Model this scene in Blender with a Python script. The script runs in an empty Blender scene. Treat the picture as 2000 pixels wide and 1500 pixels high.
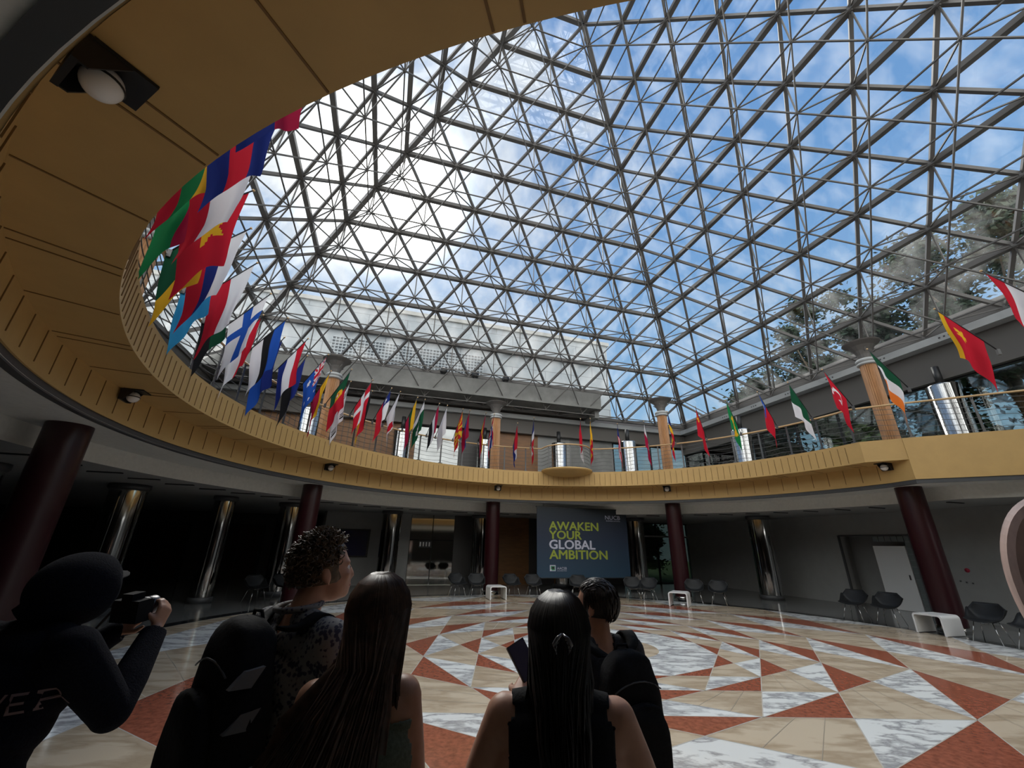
import bpy, bmesh, math, random
from mathutils import Vector, Matrix
R_ = math.radians
S = bpy.context.scene
COL = S.collection

# ---------------------------------------------------------------- camera
CAMZ = 1.77
cam_d = bpy.data.cameras.new('camera')
cam = bpy.data.objects.new('camera', cam_d)
COL.objects.link(cam)
cam_d.sensor_fit = 'HORIZONTAL'
cam_d.sensor_width = 36.0
cam_d.lens = 14.4
cam_d.clip_start = 0.05
cam_d.clip_end = 400
_p, _r = 0.3756, 0.0195
_c, _s, _cr, _sr = math.cos(_p), math.sin(_p), math.cos(_r), math.sin(_r)
_R = Vector((1, 0, 0)); _F = Vector((0, _c, _s)); _U = Vector((0, -_s, _c))
_X = _R*_cr + _U*_sr
_Y = _U*_cr - _R*_sr
cam.matrix_world = Matrix(((_X.x, _Y.x, -_F.x, 0), (_X.y, _Y.y, -_F.y, 0), (_X.z, _Y.z, -_F.z, CAMZ), (0, 0, 0, 1)))
S.camera = cam
S.view_settings.view_transform = 'Standard'
S.view_settings.look = 'None'
S.view_settings.gamma = 1
S.view_settings.exposure = 0.35
S.view_settings.use_curve_mapping = False

# ---------------------------------------------------------------- world: blue sky, broken cloud, hazy glare round the sun
SUN_DIR = Vector((-0.275, 0.655, 0.70)).normalized()
W = bpy.data.worlds.new('sky'); S.world = W; W.use_nodes = True
nt = W.node_tree; nt.nodes.clear()
def N(t, typ, **kw):
    n = t.nodes.new(typ)
    for k, v in kw.items():
        if k in n.inputs: n.inputs[k].default_value = v
        else: setattr(n, k, v)
    return n
def math_n(t, op, a, b=None, clamp=False):
    n = t.nodes.new('ShaderNodeMath'); n.operation = op; n.use_clamp = clamp
    for i, v in enumerate((a, b)):
        if v is None: continue
        if isinstance(v, (int, float)): n.inputs[i].default_value = v
        else: t.links.new(v, n.inputs[i])
    return n.outputs[0]
def mixc(t, fac, a, b):
    n = t.nodes.new('ShaderNodeMix'); n.data_type = 'RGBA'
    for s, v in ((n.inputs[0], fac), (n.inputs[6], a), (n.inputs[7], b)):
        if isinstance(v, (tuple, list)): s.default_value = (*v, 1) if len(v) == 3 else v
        elif isinstance(v, (int, float)): s.default_value = v
        else: t.links.new(v, s)
    return n.outputs[2]
def ramp(t, fac, stops, interp='LINEAR'):
    n = t.nodes.new('ShaderNodeValToRGB'); n.color_ramp.interpolation = interp
    while len(n.color_ramp.elements) > 1: n.color_ramp.elements.remove(n.color_ramp.elements[-1])
    for i, (p, c) in enumerate(stops):
        e = n.color_ramp.elements[0] if i == 0 else n.color_ramp.elements.new(p)
        e.position = p
        e.color = (c, c, c, 1) if isinstance(c, (int, float)) else (*c, 1)
    t.links.new(fac, n.inputs[0])
    return n.outputs[0]
geo = N(nt, 'ShaderNodeTexCoord')
dirv = geo.outputs['Generated']
sep = N(nt, 'ShaderNodeSeparateXYZ'); nt.links.new(dirv, sep.inputs[0])
z = sep.outputs[2]
base = ramp(nt, z, [(0.0, (0.50, 0.62, 0.72)), (0.25, (0.36, 0.60, 0.86)), (0.6, (0.22, 0.44, 0.80)), (1.0, (0.15, 0.34, 0.72))])
dot = N(nt, 'ShaderNodeVectorMath', operation='DOT_PRODUCT'); nt.links.new(dirv, dot.inputs[0]); dot.inputs[1].default_value = SUN_DIR
sd = dot.outputs['Value']
n1 = N(nt, 'ShaderNodeTexNoise', Scale=3.4, Detail=9.0, Roughness=0.62, Distortion=0.3)
nt.links.new(dirv, n1.inputs['Vector'])
near = ramp(nt, sd, [(0.74, 0.0), (0.90, 0.08), (0.97, 0.2)])          # more cloud towards the sun
cl = math_n(nt, 'ADD', n1.outputs[0], math_n(nt, 'MULTIPLY', near, 0.55))
cloud = ramp(nt, cl, [(0.56, 0.0), (0.68, 0.6), (0.82, 0.95)])
c1 = mixc(nt, cloud, base, (0.86, 0.90, 0.95))
haze = ramp(nt, sd, [(0.80, 0.0), (0.92, 0.08), (0.975, 0.3), (1.0, 1.0)])
glare = ramp(nt, sd, [(0.94, 0.0), (0.98, 0.03), (0.993, 0.2), (1.0, 1.0)])
c2 = mixc(nt, haze, c1, (1.0, 0.96, 0.88))
# added fill: unseen sky behind the camera whitened and brightened to light the interior
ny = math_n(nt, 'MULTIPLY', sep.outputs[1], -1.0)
back_fill = ramp(nt, ny, [(0.0, 0.0), (0.12, 0.15), (0.35, 0.8), (0.7, 1.0)])
c2 = mixc(nt, back_fill, c2, (1.0, 0.98, 0.94))
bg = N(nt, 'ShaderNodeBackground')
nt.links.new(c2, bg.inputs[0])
nt.links.new(math_n(nt, 'ADD', math_n(nt, 'ADD', math_n(nt, 'MULTIPLY', glare, 6.0), math_n(nt, 'MULTIPLY', back_fill, 2.6)), 0.74), bg.inputs[1])
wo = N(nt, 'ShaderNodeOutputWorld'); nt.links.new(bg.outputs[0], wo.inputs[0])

# sun filtered by thin cloud: wide and soft
sl = bpy.data.lights.new('sun', 'SUN'); sl.energy = 3.3; sl.angle = R_(24); sl.color = (1.0, 0.95, 0.88)
so = bpy.data.objects.new('sun', sl); COL.objects.link(so)
so.rotation_euler = SUN_DIR.to_track_quat('Z', 'Y').to_euler()

# ---------------------------------------------------------------- frames of reference
A = Vector((-0.27577, 0.96122, 0)); B = Vector((0.96122, 0.27577, 0))
C0 = Vector((1.896, 8.818, 0))
CB = Vector((1.92, 8.91, 0))
def rw(a, b, z=0.0): return C0 + B*a + A*b + Vector((0, 0, z))
def pol(R, deg, z=0.0, C=CB): return Vector((C.x + R*math.cos(R_(deg)), C.y + R*math.sin(R_(deg)), z))

# ---------------------------------------------------------------- materials
MATS = {}
def mat(name, col=(.5, .5, .5), rough=.6, metal=0.0, spec=.5, build=None, **kw):
    if name in MATS: return MATS[name]
    m = bpy.data.materials.new(name); m.use_nodes = True
    t = m.node_tree; b = t.nodes['Principled BSDF']
    b.inputs['Base Color'].default_value = (*col, 1)
    b.inputs['Roughness'].default_value = rough
    b.inputs['Metallic'].default_value = metal
    b.inputs['Specular IOR Level'].default_value = spec
    for k, v in kw.items(): b.inputs[k].default_value = v
    if build: build(t, b)
    m.diffuse_color = (*col, 1)
    MATS[name] = m
    return m
def noisy(col, amt=.15, scale=6., detail=6., bump=0., coord='Object', stretch=None):
    def f(t, b):
        tc = N(t, 'ShaderNodeTexCoord'); v = tc.outputs[coord]
        if stretch:
            mp = N(t, 'ShaderNodeMapping'); mp.inputs['Scale'].default_value = stretch
            t.links.new(v, mp.inputs[0]); v = mp.outputs[0]
        n = N(t, 'ShaderNodeTexNoise', Scale=scale, Detail=detail, Roughness=.6); t.links.new(v, n.inputs['Vector'])
        lo = tuple(c*(1-amt) for c in col); hi = tuple(min(1, c*(1+amt)) for c in col)
        t.links.new(ramp(t, n.outputs[0], [(.3, lo), (.7, hi)]), b.inputs['Base Color'])
        if bump:
            bp = N(t, 'ShaderNodeBump', Strength=bump, Distance=.01); t.links.new(n.outputs[0], bp.inputs['Height'])
            t.links.new(bp.outputs[0], b.inputs['Normal'])
    return f
def marble(base, vein, scale, lo, hi, stretch=(1, 1, 1), rotz=0.0):
    def f(t, b):
        tc = N(t, 'ShaderNodeTexCoord')
        mp = N(t, 'ShaderNodeMapping'); mp.inputs['Scale'].default_value = stretch; mp.inputs['Rotation'].default_value = (0, 0, rotz)
        t.links.new(tc.outputs['Object'], mp.inputs[0])
        n0 = N(t, 'ShaderNodeTexNoise', Scale=scale*.6, Detail=5., Roughness=.6); t.links.new(mp.outputs[0], n0.inputs['Vector'])
        add = N(t, 'ShaderNodeVectorMath', operation='MULTIPLY_ADD'); t.links.new(n0.outputs['Color'], add.inputs[0])
        add.inputs[1].default_value = (.9, .9, .9); t.links.new(mp.outputs[0], add.inputs[2])
        n = N(t, 'ShaderNodeTexNoise', Scale=scale, Detail=7., Roughness=.55); t.links.new(add.outputs[0], n.inputs['Vector'])
        d = math_n(t, 'ABSOLUTE', math_n(t, 'SUBTRACT', n.outputs[0], .5))
        n2 = N(t, 'ShaderNodeTexNoise', Scale=scale*.35, Detail=3.); t.links.new(mp.outputs[0], n2.inputs['Vector'])
        thr = math_n(t, 'MULTIPLY', n2.outputs[0], hi*2)
        fac = math_n(t, 'DIVIDE', d, thr, clamp=True)
        c = mixc(t, fac, vein, base)
        shade = N(t, 'ShaderNodeTexNoise', Scale=.7, Detail=2.); t.links.new(tc.outputs['Object'], shade.inputs['Vector'])
        c = mixc(t, math_n(t, 'MULTIPLY', shade.outputs[0], .25), c, tuple(x*.8 for x in base))
        t.links.new(c, b.inputs['Base Color'])
    return f
M_WHITE = mat('white_marble', (.8, .8, .8), .09, build=marble((.80, .82, .80), (.30, .30, .31), 1.5, .0, .075, (1, 2.2, 1), .9))
M_BEIGE = mat('beige_marble', (.6, .5, .38), .10, build=marble((.60, .50, .37), (.40, .31, .21), .8, .0, .10, (1, 3.0, 1), .35))
M_RED = mat('red_granite', (.3, .1, .06), .14, build=noisy((.30, .095, .055), .35, 16., 8.))
M_SEAM = mat('floor_seam', (.55, .52, .46), .2)
M_BLACKG = mat('black_granite', (.02, .022, .024), .12)
def _tiles(t, b):
    tc = N(t, 'ShaderNodeTexCoord'); br = N(t, 'ShaderNodeTexBrick', Scale=1.0, offset=0.0)
    br.inputs['Color1'].default_value = (.20, .205, .20, 1); br.inputs['Color2'].default_value = (.17, .175, .17, 1)
    br.inputs['Mortar'].default_value = (.05, .05, .05, 1); br.inputs['Mortar Size'].default_value = .006
    br.inputs['Brick Width'].default_value = .9; br.inputs['Row Height'].default_value = .9
    mp = N(t, 'ShaderNodeMapping'); mp.inputs['Rotation'].default_value = (0, 0, -.279)
    t.links.new(tc.outputs['Object'], mp.inputs[0]); t.links.new(mp.outputs[0], br.inputs['Vector'])
    n = N(t, 'ShaderNodeTexNoise', Scale=3., Detail=6.); t.links.new(mp.outputs[0], n.inputs['Vector'])
    t.links.new(mixc(t, math_n(t, 'MULTIPLY', n.outputs[0], .5), br.outputs[0], (.07, .07, .07)), b.inputs['Base Color'])
M_OUTER = mat('grey_stone_tiles', (.23, .23, .22), .16, build=_tiles)
M_TAN = mat('tan_paint', (.50, .32, .115), .55, build=noisy((.50, .32, .115), .05, 3.))
M_GROOVE = mat('groove_shadow', (.20, .11, .035), .7)
M_BAND = mat('dark_band_paint', (.06, .062, .065), .5)
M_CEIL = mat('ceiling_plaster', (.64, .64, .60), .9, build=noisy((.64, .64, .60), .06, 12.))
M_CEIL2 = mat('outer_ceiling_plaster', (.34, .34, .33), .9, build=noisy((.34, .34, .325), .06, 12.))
M_SLOT = mat('slot_black', (.02, .02, .02), .6)
M_WALL = mat('grey_wall_paint', (.30, .30, .29), .85, build=noisy((.30, .30, .29), .05, 3.))
M_DARKWALL = mat('dark_wall_panel', (.055, .052, .05), .45)
M_CONC = mat('concrete', (.22, .22, .21), .85, build=noisy((.22, .22, .21), .18, 1.6))
M_BEAM = mat('brown_grey_beam', (.12, .11, .10), .6)
M_STRIP = mat('pale_grey_trough', (.42, .43, .43), .5)
M_STEEL = mat('grey_painted_steel', (.12, .112, .105), .5)
M_CHROME = mat('polished_steel', (.50, .50, .49), .07, 1.0, build=lambda t, b: None)
M_WOOD = mat('ribbed_wood', (.42, .22, .10), .5, build=noisy((.42, .22, .10), .2, 4., stretch=(6, 6, .5)))
M_REDCOL = mat('dark_red_lacquer', (.022, .003, .005), .3)
M_BLACK = mat('black_metal', (.012, .012, .013), .45)
M_GLOBE = mat('opal_globe', (.75, .73, .70), .25)
M_RAILW = mat('rail_wood', (.55, .36, .17), .4)
M_RAILM = mat('rail_grey_metal', (.12, .12, .12), .4, .6)
M_BROWNP = mat('brown_panel', (.20, .09, .03), .45, build=noisy((.20, .09, .03), .2, 2., stretch=(1, 1, 5)))
M_WHITEP = mat('white_laminate', (.75, .75, .74), .3)
M_CHAIR = mat('grey_plastic_shell', (.012, .013, .014), .5, spec=.25)
def glassmat(name, tint=(.93, .96, .97), gloss=.06, dirt=0.0):
    m = bpy.data.materials.new(name); m.use_nodes = True; t = m.node_tree; t.nodes.clear()
    tr = N(t, 'ShaderNodeBsdfTransparent'); tr.inputs[0].default_value = (*tint, 1)
    gl = N(t, 'ShaderNodeBsdfGlossy'); gl.inputs['Roughness'].default_value = .03
    lw = N(t, 'ShaderNodeFresnel'); lw.inputs['IOR'].default_value = 1.45
    mx = N(t, 'ShaderNodeMixShader')
    t.links.new(math_n(t, 'ADD', lw.outputs[0], gloss, clamp=True), mx.inputs[0]); t.links.new(tr.outputs[0], mx.inputs[1]); t.links.new(gl.outputs[0], mx.inputs[2])
    out = mx.outputs[0]
    if dirt:
        tc = N(t, 'ShaderNodeTexCoord'); mp = N(t, 'ShaderNodeMapping'); mp.inputs['Scale'].default_value = (1, 1, .22)
        t.links.new(tc.outputs['Object'], mp.inputs[0])
        n = N(t, 'ShaderNodeTexNoise', Scale=1.3, Detail=5.); t.links.new(mp.outputs[0], n.inputs['Vector'])
        df = N(t, 'ShaderNodeBsdfTranslucent'); df.inputs[0].default_value = (.8, .78, .72, 1)
        m2 = N(t, 'ShaderNodeMixShader'); t.links.new(ramp(t, n.outputs[0], [(.42, .0), (.75, dirt)]), m2.inputs[0])
        t.links.new(out, m2.inputs[1]); t.links.new(df.outputs[0], m2.inputs[2]); out = m2.outputs[0]
    o = N(t, 'ShaderNodeOutputMaterial'); t.links.new(out, o.inputs[0])
    MATS[name] = m
    return m
M_ROOFGLASS = glassmat('roof_glass', dirt=.25)
M_GLASS = glassmat('window_glass', (.62, .68, .66), .10)
M_GLASSD = glassmat('dark_window_glass', (.22, .25, .23), .05)

# ---------------------------------------------------------------- mesh helpers
class MB:
    def __init__(s): s.v = []; s.f = []; s.m = []; s.mats = []; s.sm = []
    def mi(s, m):
        if m not in s.mats: s.mats.append(m)
        return s.mats.index(m)
    def add(s, vs, fs, m, smooth=False):
        o = len(s.v); k = s.mi(m)
        s.v += [tuple(v) for v in vs]
        for f in fs: s.f.append([i+o for i in f]); s.m.append(k); s.sm.append(smooth)
    def box(s, c, size, m, rot=None):
        hx, hy, hz = (x/2 for x in size); c = Vector(c)
        vs = [Vector((x*hx, y*hy, z*hz)) for z in (-1, 1) for y in (-1, 1) for x in (-1, 1)]
        if rot is not None: vs = [rot @ v for v in vs]
        s.add([c+v for v in vs], [(0, 2, 3, 1), (4, 5, 7, 6), (0, 1, 5, 4), (2, 6, 7, 3), (0, 4, 6, 2), (1, 3, 7, 5)], m)
    def tube(s, p0, p1, r, m, n=6, r1=None, caps=True, smooth=True):
        p0, p1 = Vector(p0), Vector(p1); d = p1-p0
        if d.length < 1e-6: return
        s.path([p0, p1], [r, r if r1 is None else r1], m, n, caps, smooth)
    def path(s, pts, r, m, n=6, caps=True, smooth=True, closed=False):
        pts = [Vector(p) for p in pts]; k = len(pts)
        if isinstance(r, (int, float)): r = [r]*k
        up = None; vs = []
        for i, p in enumerate(pts):
            if closed: d = pts[(i+1) % k]-pts[i-1]
            else: d = pts[min(i+1, k-1)]-pts[max(i-1, 0)]
            d.normalize()
            if up is None:
                up = d.cross(Vector((0, 0, 1)) if abs(d.z) < .9 else Vector((1, 0, 0))).normalized()
            up = (up - d*up.dot(d)).normalized(); w = d.cross(up)
            for j in range(n):
                a = 2*math.pi*(j+.5)/n
                vs.append(p + (up*math.cos(a)+w*math.sin(a))*r[i])
        fs = []
        for i in range(k if closed else k-1):
            i2 = (i+1) % k
            for j in range(n): fs.append((i*n+j, i*n+(j+1) % n, i2*n+(j+1) % n, i2*n+j))
        if caps and not closed: fs += [tuple(range(n-1, -1, -1)), tuple((k-1)*n+j for j in range(n))]
        s.add(vs, fs, m, smooth)
    def lathe(s, c, prof, m, n=24, smooth=True, M=None, caps=True):
        c = Vector(c); vs = []
        for r, z in prof:
            for j in range(n):
                a = 2*math.pi*j/n; v = Vector((r*math.cos(a), r*math.sin(a), z))
                vs.append(c + (M @ v if M else v))
        fs = []; k = len(prof)
        for i in range(k-1):
            for j in range(n): fs.append((i*n+j, i*n+(j+1) % n, (i+1)*n+(j+1) % n, (i+1)*n+j))
        if caps: fs += [tuple(range(n-1, -1, -1)), tuple((k-1)*n+j for j in range(n))]
        s.add(vs, fs, m, smooth)
    def loopband(s, La, Lb, m, closed=True, smooth=False):
        k = len(La); vs = list(La)+list(Lb)
        s.add(vs, [(i, (i+1) % k, k+(i+1) % k, k+i) for i in range(k if closed else k-1)], m, smooth)
    def build(s, name, parent=None, label=None, cat=None, group=None, kind=None, origin=None):
        me = bpy.data.meshes.new(name)
        o3 = Vector(origin) if origin is not None else Vector((0, 0, 0))
        me.from_pydata([tuple(Vector(v)-o3) for v in s.v], [], s.f)
        for m in s.mats: me.materials.append(m)
        me.polygons.foreach_set('material_index', s.m)
        me.polygons.foreach_set('use_smooth', s.sm)
        me.update()
        ob = bpy.data.objects.new(name, me); COL.objects.link(ob)
        if parent is not None:
            ob.parent = parent
            ob.location = o3 if parent.parent is not None else o3 - parent.location
        else: ob.location = o3
        return tag(ob, label, cat, group, kind)
def tag(o, label=None, cat=None, group=None, kind=None):
    if label: o['label'] = label
    if cat: o['category'] = cat
    if group: o['group'] = group
    if kind: o['kind'] = kind
    return o
def empty(name, loc, label=None, cat=None, group=None, kind=None, rotz=0):
    o = bpy.data.objects.new(name, None); COL.objects.link(o); o.location = loc; o.rotation_euler = (0, 0, rotz)
    o.empty_display_size = .1
    return tag(o, label, cat, group, kind)
def copy_tree(o, parent=None):
    c = o.copy(); COL.objects.link(c)
    if parent is not None: c.parent = parent
    for ch in o.children: copy_tree(ch, c)
    return c
def rotz(a): return Matrix.Rotation(a, 3, 'Z')
ROOM = math.atan2(B.y, B.x)

# ---------------------------------------------------------------- floor with inlaid star
CF = Vector((1.9759, 9.1049, 0)); PH = 15.878; RR = [1.38012*1.36603**k for k in range(7)]
RINGC = Vector((1.5, 8.92, 0)); RING = 8.92
fl = MB()
def star_pt(k, j): return pol(RR[k], PH+30*j, 0, CF)
def minor(k, j): return pol(RR[k]*math.cos(R_(15))/math.cos(R_(30)), PH+15+30*j, 0, CF)
nb = 96
fl.lathe(CF, [(.0, 0), (.88, 0)], M_BEIGE, 48, False, caps=False)
inner = [pol(.88, PH+30*j+dj, 0, CF) for j in range(12) for dj in (0, 7.5, 15, 22.5)]
edge = []
for j in range(12):
    a, b = star_pt(1, j), star_pt(1, j+1)
    for q in (0, .25, .5, .75): edge.append(a.lerp(b, q))
fl.loopband(inner, edge, M_WHITE)
def clipring(P):   # keep the star inside the black ring
    return P
for k in range(1, 6):
    for j in range(12):
        a, b = star_pt(k, j), star_pt(k, j+1); m = minor(k, j); mp = minor(k, j-1)
        A2, B2 = star_pt(k+1, j), star_pt(k+1, j+1)
        fl.add([a, b, m], [(0, 1, 2)], M_RED)
        fl.add([m, B2, A2], [(0, 2, 1)], M_WHITE)
        fl.add([a, m, A2, mp], [(0, 1, 2, 3)], M_BEIGE)
SEAM_Z = 0.0015
def seam(p, q, w=.012, m=M_SEAM):
    p, q = Vector(p), Vector(q); d = (q-p).normalized(); n = Vector((-d.y, d.x, 0))*w/2; zz = Vector((0, 0, SEAM_Z))
    fl.add([p-n+zz, q-n+zz, q+n+zz, p+n+zz], [(0, 1, 2, 3)], m)
for k in range(1, 6):
    for j in range(12):
        seam(star_pt(k, j), star_pt(k, j+1))
        seam(star_pt(k, j), star_pt(k+1, j+1)); seam(star_pt(k, j+1), star_pt(k+1, j))
M_SEAM2 = mat('floor_joint', (.36, .31, .24), .3)
for k in range(2, 6):
    for j in range(12):
        a, m, a2, mp = star_pt(k, j), minor(k, j), star_pt(k+1, j), minor(k, j-1)
        for q in (.35, .68):
            seam(a.lerp(m, q), mp.lerp(a2, q), .007, M_SEAM2)
# between last polygon and black ring: beige with white wedges
outer = [RINGC + Vector(((RING+.12)*math.cos(t), (RING+.12)*math.sin(t), 0)) for t in [2*math.pi*i/192 for i in range(192)]]
def poly_hit(P):    # nearest point from CF outward on the 12-gon k=6
    d = (P-CF).normalized(); ang = math.degrees(math.atan2(d.y, d.x))-PH
    off = R_((ang % 30)-15); r = RR[6]*math.cos(R_(15))/math.cos(off)
    return r, d
inn = []; out2 = []
for i, P in enumerate(outer):
    r, d = poly_hit(P); rp = (P-CF).length
    inn.append(CF + d*min(r, rp)); out2.append(P)
k_ = len(outer)
for i in range(k_):
    i2 = (i+1) % k_
    d = out2[i]-CF; ang = (math.degrees(math.atan2(d.y, d.x))-PH) % 30
    fl.add([inn[i]-Vector((0, 0, .001)), inn[i2]-Vector((0, 0, .001)), out2[i2]-Vector((0, 0, .001)), out2[i]-Vector((0, 0, .001))], [(0, 1, 2, 3)], M_BEIGE)
fl.build('floor', kind='structure')
rg = MB()
for (r0, r1, m, z0) in ((RING, RING+.34, M_BLACKG, .004),):
    L0 = [RINGC + Vector((r0*math.cos(2*math.pi*i/192), r0*math.sin(2*math.pi*i/192), z0)) for i in range(192)]
    L1 = [RINGC + Vector((r1*math.cos(2*math.pi*i/192), r1*math.sin(2*math.pi*i/192), z0)) for i in range(192)]
    rg.loopband(L0, L1, m)
rg.build('trim_1', kind='structure')
fo = MB()
L0 = [RINGC + Vector(((RING+.30)*math.cos(2*math.pi*i/192), (RING+.30)*math.sin(2*math.pi*i/192), .001)) for i in range(192)]
def sq(P, hx0, hx1, hy0, hy1):
    d = P - C0; a, b = d.dot(B), d.dot(A)
    t = min((hx1/a if a > 1e-6 else 1e9), (hx0/a if a < -1e-6 else 1e9), (hy1/b if b > 1e-6 else 1e9), (hy0/b if b < -1e-6 else 1e9))
    return rw(a*t, b*t, 0)
XL, XR, YB, YF = -26., 12.55, 13.3, -16.
L1 = [sq(P, XL, XR, YF, YB+.1) for P in L0]
for q in L1: q.z = .001
fo.loopband(L0, L1, M_OUTER)
fo.add([rw(XL, YB+.1, .001), rw(-6.9, YB+.1, .001), rw(-6.9, 17.3, .001), rw(XL, 17.3, .001)], [(0, 1, 2, 3)], M_OUTER)
fo.build('floor_outer', kind='structure').name = 'floor.001'

# ---------------------------------------------------------------- balcony, fascias, ceilings
A0, A1 = 15.4, 308.0            # arc of the circular void
RU, RL = 7.97, 8.70
ZT, ZS, ZL, ZC = 4.60, 4.04, 3.53, 3.45
DIR45 = Vector((.875, -.485, 0)).normalized()
def arcpts(R, z, a0=A0, a1=A1, step=1.48):
    n = int((a1-a0)/step); return [pol(R, a0+(a1-a0)*i/n, z) for i in range(n+1)]
K1 = Vector((10.35, 10.55, 0))          # start of the straight facade at the right
K2 = K1 + DIR45*4.6
def tail(R, z):
    e = pol(R, A1, 0); e2 = e + B*9.0
    return [Vector((e2.x, e2.y, z)), Vector((K2.x, K2.y, z))]
def loop(R, z, corner=True):
    L = arcpts(R, z) + tail(R, z)
    L.append(Vector((K1.x, K1.y, z)))
    return L
bal = empty('balcony', (CB.x, CB.y, 0), 'tan painted ring balcony running round the circular atrium above the ground floor', 'balcony')
def plus(L, z): return [Vector((p.x, p.y, z)) for p in L]
U = loop(RU, ZT); Lw = loop(RL, ZC)
# upper fascia, soffit
m = MB(); Ub = plus(U, ZS); m.loopband(Ub, U, M_TAN)
# lip at the top edge and bottom edge
n_up = len(arcpts(RU, 0))
for i in range(n_up):
    ang = A0+(A1-A0)*i/(n_up-1)
    rot = rotz(R_(ang)); c = pol(RU-.004, ang, (ZT+ZS)/2-.02)
    if i > 1: m.box(c, (.012, .011, (ZT-ZS)*.80), M_GROOVE, rot)
m.build('upper_fascia', bal)
m = MB(); Lz = plus(loop(RL, 0), ZS); m.loopband(plus(U, ZS), Lz, M_TAN)
ja = -119.07+360
k = -20
for k in range(-40, 20):
    ang = ja + 7.4*k
    if not (A0+3 < ang < A1): continue
    for off in ((-.55, .55) if k % 2 == 0 else (0,)):
        c = pol((RU+RL)/2, ang+off, ZS-.003)
        m.box(c, (RL-RU-.02, .014, .008), M_GROOVE, rotz(R_(ang+off)))
m.build('soffit', bal)
m = MB(); m.loopband(plus(Lz, ZL), Lz, M_TAN)
kk = 0; ang = A0+1.5
while ang < A1:
    m.box(pol(RL-.004, ang, (ZS+ZL)/2+.03), (.012, .012, (ZS-ZL)*.78), M_GROOVE, rotz(R_(ang))); ang += 2.96
m.build('lower_fascia', bal)
m = MB(); Lb = plus(Lz, 0)
La_ = [CB + (p-CB)*1.0 for p in Lb]
L_in = loop(RL+.03, 0)
m.loopband(plus(L_in, ZC-.02), plus(L_in, ZL+.01), M_BAND)
m.loopband(plus(L_in, ZL+.005), plus(Lb, ZL+.005), M_TAN)
m.loopband(plus(L_in, ZC-.02), plus([CB+(p-CB)*(1+.10/max((p-CB).length, 1)) for p in L_in], ZC-.02), M_BAND)
m.build('edge_band', bal)
# straight facade on the right (full height)
m = MB()
fc = (K1+K2)/2 - Vector((DIR45.y, -DIR45.x, 0))*.0
ang45 = math.atan2(DIR45.y, DIR45.x)
nrm = Vector((-DIR45.y, DIR45.x, 0))     # away from the void
m.box(fc + nrm*.06 + Vector((0, 0, (ZT+ZL)/2)), ((K2-K1).length, .16, ZT-ZL), M_TAN, rotz(ang45))
m.build('straight_fascia', bal)
# little round look-out
m = MB()
pc = pol(RU+.05, 87.2, 0)
m.lathe(pc + Vector((0, 0, 0)), [(.10, 4.38), (.70, 4.44), (.98, 4.56), (1.04, 4.60), (1.04, 4.65), (.0, 4.65)], M_TAN, 40)
m.build('lookout', bal)
# slab top (upper floor)
m = MB(); top_out = [sq(p, -13.6, 13.2, -13.6, 13.2) for p in U]
m.loopband(plus(U, ZT), plus(top_out, ZT), M_OUTER)
m.build('floor_upper', kind='structure').name = 'floor.002'
# ceiling of the ground floor: flat inner ring, lower outer field
m = MB(); Lr = loop(RL+.02, 0); RO = 9.95
def rad(L, R): return [CB + (p-CB).normalized()*max(R, (p-CB).length+.4) for p in L]
Lmid = rad(Lr, RO)
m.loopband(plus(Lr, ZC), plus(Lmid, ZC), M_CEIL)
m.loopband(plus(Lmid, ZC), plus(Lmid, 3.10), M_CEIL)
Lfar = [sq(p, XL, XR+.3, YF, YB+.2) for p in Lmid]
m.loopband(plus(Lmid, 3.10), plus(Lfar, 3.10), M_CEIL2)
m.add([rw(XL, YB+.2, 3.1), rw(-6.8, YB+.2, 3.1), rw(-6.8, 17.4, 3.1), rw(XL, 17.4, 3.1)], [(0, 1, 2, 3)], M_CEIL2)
m.build('ceiling', kind='structure')
sv = None
for i in range(46):
    ang = 14.6 + 5.15*i
    P = pol(10.7, ang, 3.088)
    if sv is None:
        m = MB(); m.box((0, 0, 0), (.62, .07, .022), M_SLOT); m.box((0, 0, -.004), (.66, .012, .02), M_BAND)
        sv = m.build('slot_vent', label='narrow black slot vent in the grey outer ceiling of the ground floor', cat='vent', group='slot vents in the outer ceiling'); o = sv
    else: o = copy_tree(sv)
    o.location = P; o.rotation_euler = (0, 0, ROOM)

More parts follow.
